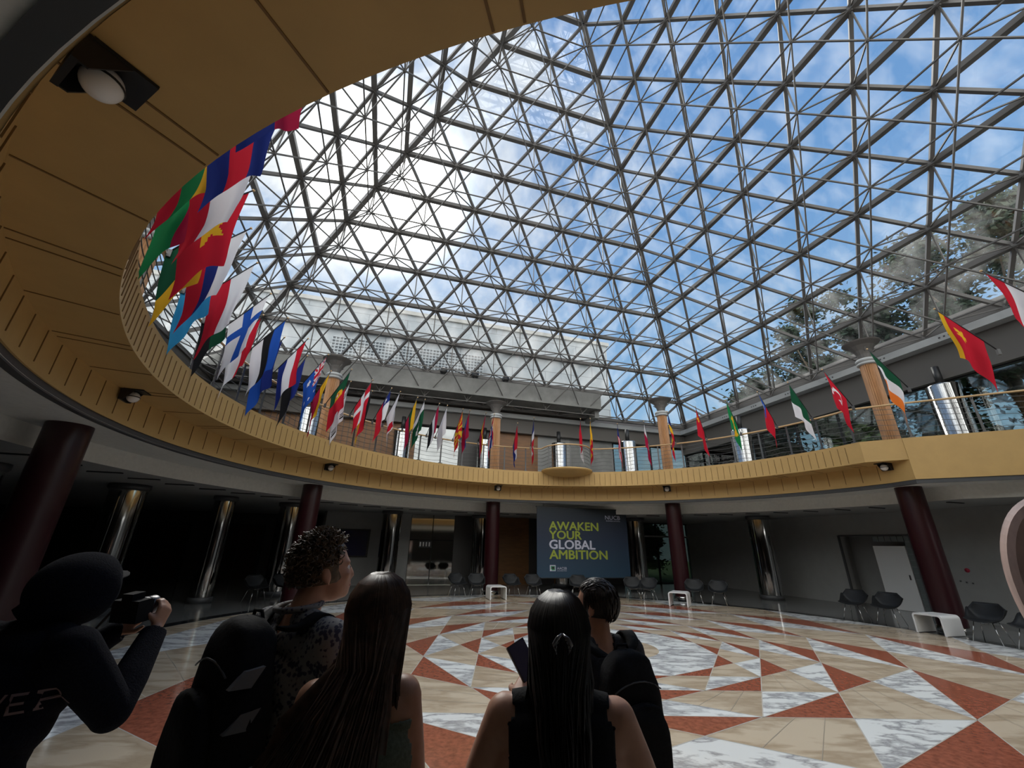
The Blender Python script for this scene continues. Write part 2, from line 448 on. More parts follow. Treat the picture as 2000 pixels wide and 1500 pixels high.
# ---------------------------------------------------------------- columns
CC = Vector((1.9, 8.9, 0))
col_ang = [-164.9, 151.1, 106.1, 60.3, 15.6]
wherered = ['behind the hooded photographer', 'behind the curly-haired young man', 'left of the hanging banner', 'right of the hanging banner', 'behind the white bench on the right']
wherewood = ['partly hidden behind the soffit on the left', 'beside the blue flag with stars', 'above the ring balcony left of the middle', 'near the far corner of the glass roof', 'behind the green, white and orange flag']
for i, a in enumerate(col_ang):
    P = pol(9.35, a, 0, CC)
    o = empty('red_column', P, 'dark red round ground-floor column '+wherered[i], 'column')
    m = MB(); m.lathe(P, [(.29, .10), (.29, ZC+.01)], M_REDCOL, 36, caps=False); m.build('shaft', o)
    m = MB(); m.lathe(P, [(.32, .004), (.32, .12), (.30, .14)], M_CHROME, 36); m.build('base_collar', o)
    o = empty('wood_column', P + Vector((0, 0, ZT)), 'ribbed brown wooden upper column with flared capital '+wherewood[i], 'column')
    m = MB(); n = 48; prof = [(1, ZT+.002), (1, 7.12)]
    vs = []
    for r, zz in prof:
        for j in range(n):
            rr = .205 if j % 2 else .178; t = 2*math.pi*j/n
            vs.append(P + Vector((rr*math.cos(t), rr*math.sin(t), zz)))
    m.add(vs, [(j, (j+1) % n, n+(j+1) % n, n+j) for j in range(n)], M_WOOD); m.build('shaft', o)
    m = MB(); m.lathe(P, [(.2, 7.10), (.26, 7.12), (.26, 7.16), (.235, 7.17), (.235, 7.20), (.27, 7.21), (.27, 7.27), (.24, 7.30), (.15, 7.31)], M_STRIP, 36); m.build('neck_ring', o)
    m = MB(); nn = 16; vs = []; pr = [(.15, 7.30), (.18, 7.45), (.23, 7.58), (.33, 7.72), (.47, 7.82), (.49, 7.85), (.32, 7.79), (.1, 7.62)]
    m.lathe(P, pr, M_STEEL, nn, smooth=False); 
    for j in range(4):
        t = R_(45+90*j)+ROOM
        m.tube(P + Vector((math.cos(t)*.3, math.sin(t)*.3, 7.62)), P + Vector((math.cos(t)*.05, math.sin(t)*.05, 7.4)), .02, M_STEEL, 5)
    m.build('capital', o)

chrome = [(168.9, 'l'), (155.8, 'l'), (144.8, 'lu'), (125.1, 'lu'), (105.5, 'lu'), (87.2, 'lu'), (70.8, 'lu'), (46.8, 'lu'), (15.3, 'u'), (184., 'l')]
wl = {168.9: 'just right of the big dark red column on the left', 155.8: 'standing slim in front of the dark hall doors', 144.8: 'left of the curly-haired man', 125.1: 'left of the mirrored panels', 105.5: 'just left of the middle dark red column', 87.2: 'behind the banner', 70.8: 'at the right edge of the banner', 46.8: 'at the right end of the dark window', 184.: 'at the far left edge of the picture'}
wu = {144.8: 'left of the ribbed column by the portrait of flags', 125.1: 'behind the red and white flags at left', 105.5: 'left of the ribbed column in the middle', 87.2: 'behind the round look-out', 70.8: 'in front of the bright far window', 46.8: 'between the green and the blue and red flag', 15.3: 'large, beside the red flag at right'}
wu[144.8] = 'left of the ribbed column beside the blue starred flag'
for a, fl_ in chrome:
    r = .30 if a == 155.8 else .40
    P = pol(12.3, a, 0)
    d = P-C0
    bb = d.dot(A)
    if bb > 12.35: P = P - A*(bb-12.35)
    if 'l' in fl_:
        o = empty('chrome_column', P, 'polished steel ground-floor column '+wl[a], 'column')
        m = MB(); m.lathe(P, [(r, .15), (r, 2.95)], M_CHROME, 40, caps=False); m.build('shaft', o)
        m = MB(); m.lathe(P, [(r+.03, .003), (r+.03, .14), (r, .16)], M_BAND, 40); m.build('base', o)
        m = MB(); m.lathe(P, [(r, 2.94), (r+.05, 3.0), (r+.05, 3.098)], M_BAND, 40); m.build('collar', o)
    if 'u' in fl_:
        o = empty('chrome_column', P+Vector((0, 0, ZT)), 'polished steel upper-floor column '+wu[a], 'column')
        m = MB(); m.lathe(P, [(r+.02, ZT+.002), (r+.02, ZT+.12), (r, ZT+.14), (r, 6.75), (r-.03, 6.80)], M_CHROME, 40); m.build('shaft', o)
        m = MB(); m.lathe(P, [(.10, 6.79), (.10, 7.44)], M_BLACK, 16); m.build('top_neck', o)

# ---------------------------------------------------------------- globe lamps under the balcony
lampname = ['at the right end of the ring', 'above the right of the banner', 'above the middle red column', 'above the second red column from the left', 'over the big red column at left', 'huge and nearest, at the top left']
for i, a in enumerate((15.0, 60.5, 106.3, 152.0, -162.9, -118.3)):
    P = pol(8.50, a, ZS)
    o = empty('globe_lamp', P, 'white globe lamp on a black square bracket '+lampname[i], 'lamp')
    Rm = rotz(R_(a))
    m = MB()
    m.box(P + Vector((0, 0, -.012)), (.27, .26, .02), M_BLACK, Rm)
    m.box(P + Rm @ Vector((.15, 0, -.10)), (.03, .26, .18), M_BLACK, Rm)
    for sgn in (-1, 1):
        q = [Vector((-.03, sgn*.125, -.02)), Vector((.15, sgn*.125, -.02)), Vector((.15, sgn*.125, -.19)), Vector((.10, sgn*.125, -.19))]
        q2 = [v + Vector((0, -sgn*.012, 0)) for v in q]
        m.add([P + Rm @ v for v in q+q2], [(0, 1, 2, 3), (7, 6, 5, 4), (0, 4, 5, 1), (1, 5, 6, 2), (2, 6, 7, 3), (3, 7, 4, 0)], M_BLACK)
    m.build('bracket', o)
    GR = .088; GC = P + Rm @ Vector((.03, 0, -.112))
    m = MB(); prof = [(GR*math.sin(t), -GR*math.cos(t)) for t in [math.pi*(.02+.96*j/12) for j in range(13)]]
    m.lathe(GC, prof, M_GLOBE, 24); m.build('globe', o)
    m = MB(); m.lathe(GC, [(GR+.002, -.008), (GR+.005, 0), (GR+.002, .008)], M_BLACK, 24, caps=False); m.build('clamp_ring', o)

# ---------------------------------------------------------------- railing
rail = empty('railing', (CB.x, CB.y, ZT), 'balcony railing with a thin wooden handrail over wavy grey wires', 'railing')
RZ = 5.56
def railpt(s_ang, z, off=0):
    R = RU+.08+off
    if abs(s_ang-87.2) < 7.2:
        t = (s_ang-87.2)/7.2; R -= .95*math.sqrt(max(0, 1-t*t))
    return pol(R, s_ang, z)
angs = [A0+.5+(A1-A0-.5)*i/260 for i in range(261)]
P1 = pol(RU+.08, A0+.5, 0); Q1 = K1 + nrm*.08; Q2 = K2 + nrm*.08
head = [Vector((q.x, q.y, 0)) for q in (Q2, Q1.lerp(Q2, .66), Q1.lerp(Q2, .33), Q1)]
def full(z, off=0): return plus(head, z) + [railpt(a, z, off) for a in angs]
m = MB(); m.path(full(RZ), .027, M_RAILW, 8); m.build('handrail', rail)
for wz in (.12, .27, .42, .57, .72, .86):
    L = full(ZT+wz)
    dist = 0; out = []
    pts = []
    for i in range(len(L)-1):
        seg = (L[i+1]-L[i]).length; nseg = max(1, int(seg/.16))
        for q in range(nseg): pts.append(L[i].lerp(L[i+1], q/nseg))
    d = 0
    for i, pnt in enumerate(pts):
        if i: d += (pts[i]-pts[i-1]).length
        out.append(pnt + Vector((0, 0, -.055*abs(math.sin(d*math.pi/1.27))+.02)))
    m = MB(); m.path(out, .0075, M_RAILM, 4); m.build('wire', rail)
def post(P, rot):
    m = MB(); m.box((0, 0, .02), (.12, .12, .03), M_RAILM); m.box((0, 0, .48), (.022, .05, .94), M_RAILM)
    m.box((-.03, 0, .90), (.10, .02, .03), M_RAILM)
    return m
pm = None
for i in range(46):
    a = A0+1.2+i*6.36
    if a > A1: break
    P = railpt(a, ZT)
    if pm is None:
        pm = post(P, 0).build('post', rail); o = pm
    else: o = pm.copy(); COL.objects.link(o)
    o.location = P - rail.location; o.rotation_euler = (0, 0, R_(a))
for q in (.05, .35, .65, .95):
    P = Q1.lerp(Q2, q); o = pm.copy(); COL.objects.link(o); o.location = Vector((P.x, P.y, ZT)) - rail.location; o.rotation_euler = (0, 0, ang45+math.pi/2)

# ---------------------------------------------------------------- space frame roof
APEX = Vector((1.896, 8.818, 22.65)); u_, ub_, dz_ = 1.05, 1.024, 1.1707
faces = {'back': (-B, A, B), 'right': (A, B, -A), 'front': (B, -A, -B), 'left': (-A, -B, A)}
ROWS = 12
def facet(name):
    s0, o0, s1 = faces[name]     # side of first hip, outward, direction along the row
    lat = u_ if name in ('back', 'front') else ub_
    out = ub_ if name in ('back', 'front') else u_
    h = s0*lat + o0*out - Vector((0, 0, dz_))
    return lambda k, i: APEX + h*k + s1*(2*lat*i)
rf = {}
roofs = empty('space_frame', (C0.x, C0.y, 8.55), 'dark grey steel space frame pyramid of triangles carrying the glass roof', 'space frame')
inn_nodes = {}
for nm in faces:
    nd = facet(nm)
    s0, o0, s1 = faces[nm]
    n = (nd(1, 0)-nd(0, 0)).cross(nd(1, 1)-nd(0, 0)).normalized()
    if n.dot(Vector((C0.x, C0.y, 5))-nd(6, 3)) < 0: n = -n
    ch = MB(); dg = MB(); il = MB(); wb = MB(); gl = MB()
    T = .8
    inner = {}
    for k in range(ROWS+1):
        for i in range(k+1):
            if k < ROWS:
                # hips as double bars
                c = (nd(k, i)+nd(k+1, i)+nd(k+1, i+1))/3 + n*T
                inner[(k, i)] = c
    for k in range(1, ROWS+1):
        ch.tube(nd(k, 0), nd(k, k), .115, M_STEEL, 4, smooth=False)
    for i in range(ROWS+1):
        dg.tube(nd(i, 0), nd(ROWS, ROWS-i), .07, M_STEEL, 4, smooth=False)   # parallel to the second hip
        dg.tube(nd(i, i), nd(ROWS, i), .07, M_STEEL, 4, smooth=False)
    for (k, i), c in inner.items():
        for q in (nd(k, i), nd(k+1, i), nd(k+1, i+1)): wb.tube(c, q, .025, M_STEEL, 4, caps=False, smooth=False)
        for k2, i2 in ((k, i+1), (k+1, i), (k+1, i+1)):
            if (k2, i2) in inner: il.tube(c, inner[(k2, i2)], .028, M_STEEL, 4, caps=False, smooth=False)
        il.lathe(c-Vector((0, 0, .0)), [(.02, -.06), (.06, -.03), (.06, .03), (.02, .06)], M_STEEL, 6, False)
    for k in range(1, ROWS+1):
        for i in range(k+1): ch.lathe(nd(k, i), [(.05, -.10), (.10, -.05), (.10, .05), (.05, .10)], M_STEEL, 6, False)
    inn_nodes[nm] = inner
    gofs = -n*.13
    gl.add([nd(0, 0)+gofs, nd(ROWS, 0)+gofs, nd(ROWS, ROWS)+gofs], [(0, 1, 2)], M_ROOFGLASS)
    w = {'back': 1, 'right': 2, 'front': 3, 'left': 4}[nm]
    gl.build('window_%d' % w, kind='structure')
    ch.build('level_chord', roofs); dg.build('diagonal_chord', roofs); il.build('inner_grid', roofs); wb.build('web_brace', roofs)
hp = MB()
order = ['back', 'right', 'front', 'left']
for j, nm in enumerate(order):
    nd = facet(nm); hp2 = MB()
    hp2.tube(nd(0, 0), nd(ROWS, ROWS), .14, M_STEEL, 4, smooth=False)
    nxt = order[(j+1) % 4]
    for k in range(ROWS):
        hp2.tube(inn_nodes[nm][(k, k)], inn_nodes[nxt][(k, 0)], .03, M_STEEL, 4, smooth=False)
    hp2.build('hip_beam', roofs)
# maintenance cradle hung under the apex
o = empty('maintenance_cradle', APEX+Vector((0, 0, -2.0)), 'dark grey machine box hanging under the top of the glass roof', 'equipment')
m = MB()
ac = APEX+Vector((0, 0, -1.9))
m.box(ac, (.8, .5, .35), M_STEEL); m.box(ac+Vector((0, 0, -.25)), (.5, .3, .2), M_BLACK); m.build('body', o)
m = MB()
for sx in (-1, 1):
    m.tube(ac+Vector((sx*.3, 0, .15)), APEX+Vector((sx*.1, 0, -.2)), .025, M_STEEL)
    m.tube(ac+Vector((sx*.35, 0, -.1)), ac+Vector((sx*.55, .1, -1.0)), .012, M_STEEL)
m.build('hanger', o)

# ---------------------------------------------------------------- walls, beams round the upper floor
def wbox(m, a0, a1, b0, b1, z0, z1, mt):
    c = rw((a0+a1)/2, (b0+b1)/2, (z0+z1)/2); m.box(c, (a1-a0, b1-b0, z1-z0), mt, rotz(ROOM))
H2 = 12.75
def wallpiece(name, *a, kind='structure'):
    m = MB(); wbox(m, *a); return m.build(name, kind=kind)
# eave beams (inside the glass)
m = MB(); wbox(m, 12.55, 13.1, -13, 13.1, 8.42, 8.98, M_BEAM); wbox(m, 12.35, 13.1, -13, 12.9, 8.2, 8.44, M_STRIP); wbox(m, 12.75, 13.1, -13, 13.1, 7.1, 8.2, M_BEAM)
for b in [-12+1.9*i for i in range(14)]:
    for q in (-.13, 0, .13):
        c = rw(12.345, b+q, 8.32); m.box(c, (.01, .05, .05), M_BAND, rotz(ROOM))
m.build('trim_2', kind='structure')
m = MB(); wbox(m, -13.1, 12.75, 12.7, 13.1, 8.44, 8.75, M_BEAM); wbox(m, -13.1, 12.75, 12.5, 12.9, 8.2, 8.44, M_STRIP); wbox(m, -13.1, 12.75, 12.7, 13.1, 7.45, 8.2, M_BEAM)
m.build('trim_3', kind='structure')
m = MB(); wbox(m, -13.1, -12.6, -13, 13.1, 7.6, 8.75, M_BEAM); wbox(m, -13.1, 13.1, -13.1, -12.6, 4.6, 8.75, M_BEAM); m.build('trim_4', kind='structure')
# concrete box beam below the back slope
m = MB(); wbox(m, -12.6, 6.25, 11.0, 11.3, 8.72, 9.60, M_CONC); wbox(m, -12.6, 6.25, 11.3, 12.7, 8.72, 8.9, M_CONC); wbox(m, 6.0, 6.25, 11.3, 12.7, 8.3, 9.60, M_CONC)
m.build('concrete_beam', label='long grey concrete beam below the back slope of the glass roof', cat='beam')
# floodlights clipped to its top edge
fm = None
for i, a in enumerate((-2.35, -.75, .85)):
    P = rw(a, 11.05, 9.602)
    if fm is None:
        m = MB(); m.box((0, 0, .03), (.14, .14, .06), M_BLACK); m.lathe((0, 0, .20), [(.08, -.14), (.17, -.10), (.19, .0), (.17, .1), (.06, .14)], M_BLACK, 14, M=Matrix.Rotation(R_(70), 3, 'X'))
        fm = m.build('floodlight'); o = fm
    else: o = copy_tree(fm)
    o.location = P; o.rotation_euler = (0, 0, ROOM)
    tag(o, 'black floodlight on the concrete beam, '+['leftmost of the three', 'middle one of the three', 'rightmost of the three'][i], 'floodlight', 'floodlights on the concrete beam')

# back wall, upper floor
M_GAP = mat('dark_void', (.02, .02, .02), .8)
m = MB()
wbox(m, -13.1, -3.3, 13.0, 13.2, ZT, 7.5, M_BROWNP); wbox(m, -1.05, .9, 13.0, 13.2, ZT, 7.5, M_DARKWALL)
wbox(m, .9, 3.3, 13.0, 13.2, ZT, 7.5, M_BROWNP); wbox(m, 3.3, 5.2, 13.0, 13.2, ZT, 7.5, M_WALL); wbox(m, 5.2, 7.9, 13.0, 13.2, ZT, 7.5, M_CONC)
wbox(m, -3.3, -1.05, 13.12, 13.2, ZT, 7.5, M_DARKWALL)
for i in range(36):
    a = -13+.27*i
    wbox(m, a, a+.02, 12.985, 13.0, ZT, 7.5, M_BAND)
m.build('wall_back_upper', kind='structure')
o = empty('mirror_panel', rw(-2.17, 13.0, ZT), 'bright mirrored wall panels on the upper floor behind the flags', 'mirror')
M_UMIR = mat('upper_mirror', (.26, .27, .27), .10, 1.0)
for j, (z0, z1) in enumerate(((ZT+.02, 5.5), (5.52, 7.45))):
    m = MB(); wbox(m, -3.28, -1.07, 13.0, 13.1, z0, z1, M_UMIR); m.build('panel', o)
m = MB(); wbox(m, -3.3, -1.05, 12.98, 13.0, 5.49, 5.53, M_BAND); m.build('joint', o)
# left upper wall: dark cladding with pale joints
m = MB(); wbox(m, -13.3, -13.0, -13, 13.1, ZT, 8.75, M_BEAM)
m.build('wall_left_upper', kind='structure')
m = MB()
for zz in (5.4, 6.2, 7.0, 7.8): wbox(m, -13.0, -12.985, -13, 13.1, zz, zz+.03, M_STRIP)
for i in range(20): wbox(m, -13.0, -12.985, -12.6+1.3*i, -12.58+1.3*i, ZT, 8.7, M_STRIP)
m.build('trim_5', kind='structure')
# glass walls: right upper and far corner
def window(n, a0, a1, b0, b1, z0, z1, nm, nz, gmat, fm=M_BLACK, th=.06):
    along_b = abs(b1-b0) > abs(a1-a0)
    o = empty('window_%d' % n, rw((a0+a1)/2, (b0+b1)/2, z0), kind='structure')
    m = MB(); fr = MB()
    if along_b: wbox(m, a0, a0+.012, b0, b1, z0, z1, gmat)
    else: wbox(m, a0, a1, b0, b0+.012, z0, z1, gmat)
    for i in range(nm+1):
        if along_b: b = b0+(b1-b0)*i/nm; wbox(fr, a0-th, a0+th, b-th/2, b+th/2, z0, z1, fm)
        else: a = a0+(a1-a0)*i/nm; wbox(fr, a-th/2, a+th/2, b0-th, b0+th, z0, z1, fm)
    for j in range(nz+1):
        zz = z0+(z1-z0)*j/nz
        if along_b: wbox(fr, a0-th, a0+th, b0, b1, zz-th/2, zz+th/2, fm)
        else: wbox(fr, a0, a1, b0-th, b0+th, zz-th/2, zz+th/2, fm)
    m.build('pane', o); fr.build('window_frame', o)
window(5, 13.0, 13.0, -13., 13.05, ZT+.03, 7.08, 14, 1, M_GLASS)
window(6, 7.95, 12.95, 13.05, 13.05, ZT+.03, 7.43, 4, 1, M_GLASS)

# ---------------------------------------------------------------- ground floor walls
m = MB()
DW0, DW1, DH = 2.30, 4.62, 2.32
wbox(m, XR, XR+.25, DW1, 8.2, 0, 3.12, M_WALL); wbox(m, XR, XR+.25, DW0, DW1, DH, 3.12, M_WALL); wbox(m, XR, XR+.25, -16, DW0, 0, 3.12, M_WALL)
m.build('wall_right', kind='structure')
o = empty('door_1', rw(XR, 3.46, 0), kind='structure')
m = MB(); wbox(m, XR+.9, XR+1.0, DW0-.3, DW1+.4, 0, 3.0, M_WALL); wbox(m, XR+.25, XR+1., DW1+.3, DW1+.4, 0, 3., M_WALL); wbox(m, XR+.25, XR+1.0, DW0-.4, DW0-.3, 0, 3., M_WALL); wbox(m, XR+.25, XR+1., DW0-.4, DW1+.4, 2.9, 3., M_WALL)
wbox(m, XR, XR+1., DW0-.4, DW1+.4, -.02, .003, M_OUTER); m.build('alcove', o)
m = MB(); wbox(m, XR-.03, XR+.02, DW1-.02, DW1+.05, 0, DH+.04, M_BAND); wbox(m, XR-.03, XR+.02, DW0, DW1, DH, DH+.05, M_BAND); wbox(m, XR-.03, XR+.02, DW0-.05, DW0, 0, DH, M_BAND); m.build('door_frame', o)
m = MB(); wbox(m, XR+.03, XR+.08, 2.52, 3.52, .01, 1.99, M_WHITEP); wbox(m, XR+.0, XR+.03, 2.6, 2.64, .95, 1.1, M_CHROME); m.build('door_leaf', o)
# glass blocks beside and over the white leaf
m = MB()
M_BLOCK = mat('glass_block', (.16, .18, .18), .15)
for zi in range(12):
    for bi in range(6):
        z0 = .02+zi*.192; b0 = DW0+.0+bi*.195
        if bi >= 1 and z0 < 1.95: continue
        wbox(m, XR+.04, XR+.12, b0+.008, b0+.187, z0, min(z0+.18, DH), M_BLOCK)
m.build('glass_blocks', o)
# red emblem and dots on the right wall
M_REDP = mat('red_paint', (.4, .02, .05), .5)
o = empty('wall_emblem', rw(XR, 1.3, 1.3), 'small red round emblem with dark dots on the grey right wall', 'emblem')
for (b, zz, r, mt) in ((1.62, 1.83, .035, M_BAND), (1.05, 1.33, .06, M_REDP), (1.52, 1.36, .04, M_BAND), (1.3, 1.02, .02, M_BAND), (1.16, 1.0, .02, M_BAND), (1.02, .98, .02, M_BAND)):
    m = MB(); m.lathe(rw(XR-.012, b, zz), [(r, -.01), (r, .01)], mt, 16, M=rotz(ROOM) @ Matrix.Rotation(math.pi/2, 3, 'Y')); m.build('disc', o)
# back wall ground floor
m = MB()
wbox(m, -6.9, -4.2, YB, YB+.2, 0, 3.12, M_WALL); wbox(m, -4.2, -3.05, YB, YB+.2, 0, 3.12, M_WALL); wbox(m, -.95, .9, YB, YB+.2, 0, 3.12, M_DARKWALL)
wbox(m, .9, 2.9, YB, YB+.2, 0, 3.12, M_BROWNP); wbox(m, 2.9, 8.2, YB, YB+.2, 0, 3.12, M_DARKWALL)
wbox(m, -3.05, -.95, YB+.15, YB+.2, 0, 3.12, M_DARKWALL)
m.build('wall_back', kind='structure')
o = empty('mirror_panel', rw(-2., YB, 0), 'tall polished mirror panels in the ground floor back wall', 'mirror')
M_MIR = mat('dull_mirror', (.55, .55, .52), .05, 1.0)
for (a0, a1, z0, z1) in ((-3.03, -2.02, .02, 1.92), (-1.98, -.97, .02, 1.92), (-3.03, -2.02, 1.96, 3.09), (-1.98, -.97, 1.96, 3.09)):
    m = MB(); wbox(m, a0, a1, YB-.01, YB+.1, z0, z1, M_MIR); m.build('panel', o)
m = MB(); wbox(m, -2.6, -2.0, YB-.02, YB-.011, 1.6, 1.92, M_BLACK)
for i in range(4): wbox(m, -2.56+.14*i, -2.50+.14*i, YB-.03, YB-.02, 1.66, 1.85, M_WHITEP)
m.build('sign_plate', o)
# television
o = empty('television', rw(-5.65, YB-.05, 1.1), 'black wall television to the right of the curly-haired man', 'television')
m = MB(); wbox(m, -6.6, -4.85, YB-.09, YB-.01, 1.15, 2.35, M_BLACK); m.build('case', o)
M_SCR = mat('screen', (.02, .02, .06), .2)
m = MB(); wbox(m, -6.52, -4.93, YB-.10, YB-.09, 1.22, 2.28, M_SCR); m.build('screen', o)
window(7, 8.2, XR+.2, YB+.05, YB+.05, .02, 3.08, 4, 1, M_GLASSD)
m = MB(); wbox(m, 8.2, XR+.2, YB-.02, YB+.1, 2.35, 2.43, M_WALL); m.build('trim_6', kind='structure')
wallpiece('wall_right_corner', XR, XR+.25, 8.2, YB+.2, 0, 3.12, M_WALL)
# left hall beyond
m = MB(); wbox(m, -26, -6.9, 17.2, 17.4, 0, 3.12, M_DARKWALL); wbox(m, -6.95, -6.85, YB, 17.2, 0, 3.12, M_DARKWALL); m.build('wall_left_hall', kind='structure')
m = MB(); wbox(m, -26.2, -26, -16, 17.4, 0, 3.12, M_DARKWALL); m.build('wall_left', kind='structure')
m = MB(); wbox(m, -26, 13, -16.2, -16, 0, 3.12, M_DARKWALL); m.build('wall_front', kind='structure')
M_DOORD = mat('dark_red_door', (.035, .014, .010), .35)
for k_i, a in enumerate((-21.5, -18.0, -14.5, -11.2)):
    o = empty('door_%d' % (k_i+2), rw(a, 17.2, 0), kind='structure')
    m = MB(); wbox(m, a-.95, a-.01, 17.14, 17.2, .01, 2.4, M_DOORD); m.build('door_leaf', o)
    m = MB(); wbox(m, a+.01, a+.95, 17.14, 17.2, .01, 2.4, M_DOORD); m.build('door_leaf', o)
    m = MB(); wbox(m, a-1.1, a-.96, 17.12, 17.2, .0, 2.55, M_BLACK); wbox(m, a+.96, a+1.1, 17.12, 17.2, 0, 2.55, M_BLACK); wbox(m, a-1.1, a+1.1, 17.12, 17.2, 2.41, 2.55, M_BLACK); m.build('door_frame', o)

# ---------------------------------------------------------------- outside: building and trees
def _bldg(t, b):
    tc = N(t, 'ShaderNodeTexCoord'); br = N(t, 'ShaderNodeTexBrick', Scale=1.0, offset=0.5)
    br.inputs['Color1'].default_value = (.20, .22, .235, 1); br.inputs['Color2'].default_value = (.18, .20, .215, 1)
    br.inputs['Mortar'].default_value = (.11, .12, .13, 1); br.inputs['Mortar Size'].default_value = .03
    br.inputs['Brick Width'].default_value = 3.0; br.inputs['Row Height'].default_value = 1.5
    mp = N(t, 'ShaderNodeMapping'); mp.inputs['Rotation'].default_value = (math.pi/2, 0, 0)
    t.links.new(tc.outputs['Object'], mp.inputs[0]); t.links.new(mp.outputs[0], br.inputs['Vector']); t.links.new(br.outputs[0], b.inputs['Base Color'])
M_BLDG = mat('pale_building_panel', (.42, .44, .45), .7, build=_bldg)
M_LOUV = mat('grey_louvre', (.07, .085, .10), .5)
o = empty('office_building', rw(-4, 26, 0), 'pale grey panelled building seen through the back slope of the glass roof', 'building', rotz=0)
m = MB(); wbox(m, -24, 14.4, 24, 34, 0, 20.0, M_BLDG); wbox(m, -24, 12.6, 23.6, 24, 17.6, 18.0, M_BLDG); m.build('wall', o)
m = MB(); wbox(m, -24, 14.6, 23.8, 34.2, 20.0, 20.35, M_CONC); m.build('roof_edge', o)
m = MB(); wbox(m, -10, 2.2, 23.7, 24, 13.9, 16.9, M_LOUV)
for i in range(46):
    a = -10+.27*i; wbox(m, a, a+.08, 23.62, 23.7, 13.9, 16.9, M_BLDG)
for i in range(12): wbox(m, -10, 2.2, 23.6, 23.68, 13.9+.27*i, 13.98+.27*i, M_BLDG)
m.build('louvre_screen', o)
m = MB(); wbox(m, -30, 40, 14, 60, -.2, -.02, mat('grass_ground', (.08, .12, .04), .95)); wbox(m, 13.5, 40, -30, 14, -.2, -.02, MATS['grass_ground']); m.build('lawn', label='grass lawn outside beyond the windows', cat='lawn')

M_BARK = mat('bark', (.10, .075, .05), .9)
M_LEAF = [mat('leaf_dark', (.022, .042, .018), .7), mat('leaf_mid', (.05, .09, .022), .7), mat('leaf_olive', (.08, .115, .03), .7)]
def tree(a, b, h, r, trunk, lm, n, label, seed, zmin=.35):
    rnd = random.Random(seed)
    P = rw(a, b, 0)
    o = empty('tree', P, label, 'tree', 'trees outside the glass')
    m = MB(); tips = []
    m.path([P, P+Vector((.1, 0, h*.3)), P+Vector((0, .1, h*.6))], [trunk, trunk*.75, trunk*.45], M_BARK, 7)
    for i in range(14):
        t = rnd.uniform(0, 6.28); s0 = P + Vector((0, 0, h*rnd.uniform(.28, .6)))
        e = P + Vector((math.cos(t)*r*rnd.uniform(.3, .8), math.sin(t)*r*rnd.uniform(.3, .8), h*rnd.uniform(.5, .92)))
        mid = s0.lerp(e, .5) + Vector((rnd.uniform(-.3, .3), rnd.uniform(-.3, .3), .3))
        m.path([s0, mid, e], [trunk*.4, trunk*.2, trunk*.07], M_BARK, 5); tips += [e, mid]
    m.build('trunk', o)
    f = MB(); cl = []
    for i in range(60):
        if i < len(tips): c = tips[i]
        else:
            t = rnd.uniform(0, 6.28); zz = rnd.uniform(zmin, 1.0); rr = r*math.sqrt(max(.02, 1-((zz-.62)/.42)**2))*rnd.uniform(.35, 1)
            c = P + Vector((math.cos(t)*rr, math.sin(t)*rr, h*zz))
        cl.append((c, r*rnd.uniform(.13, .30)))
    for i in range(n):
        c, cr = cl[rnd.randrange(len(cl))]
        q = c + Vector((rnd.gauss(0, 1), rnd.gauss(0, 1), rnd.gauss(0, .7)))*cr*.55
        s = rnd.uniform(.10, .2); d1 = Vector((rnd.gauss(0, 1), rnd.gauss(0, 1), rnd.gauss(0, .5))).normalized(); d2 = d1.cross(Vector((rnd.gauss(0, 1), rnd.gauss(0, 1), rnd.gauss(0, 1)))).normalized()
        f.add([q-d1*s, q+d2*s*.45, q+d1*s, q-d2*s*.45], [(0, 1, 2, 3)], lm)
    fo_ = f.build('foliage', o)
    return o
tree(19.5, 1.0, 16.2, 4.2, .32, M_LEAF[0], 24000, 'tall airy tree above the right eave, highest crown at the right', 1, .45)
tree(18.6, 6.8, 15.4, 3.4, .28, M_LEAF[0], 21000, 'leafy tree above the right eave, second crown from the right', 2, .45)
tree(19.0, 12.2, 13.0, 3.0, .25, M_LEAF[0], 15000, 'smaller tree behind the right slope near the far corner of the roof', 3, .4)
tree(18.5, -4.5, 14.5, 3.6, .3, M_LEAF[0], 14000, 'tree at the right picture edge behind the glass roof', 4, .4)
for i, (a, b, h, r, k, lb) in enumerate(((15.8, 9.5, 6.3, 1.5, 1, 'green shrubby tree behind the upper windows, left of the green and white flag'), (16.0, 5.2, 6.9, 1.6, 2, 'yellow-green tree behind the upper windows below the right red flag'), (16.2, 1.5, 6.5, 1.6, 0, 'dark tree behind the upper windows beside the large steel column'), (15.8, -1.8, 6.4, 1.5, 2, 'yellow-green tree behind the upper windows at the right edge'), (11.5, 16.5, 6.2, 1.7, 1, 'bright green tree behind the far corner window'), (9.2, 15.7, 5.8, 1.4, 0, 'small tree behind the left half of the far corner window'), (10.5, 14.8, 2.8, 1.3, 1, 'bush behind the dark ground floor window'))):
    tree(a, b, h, r, .12, M_LEAF[k], 5000, lb, 20+i, .3)

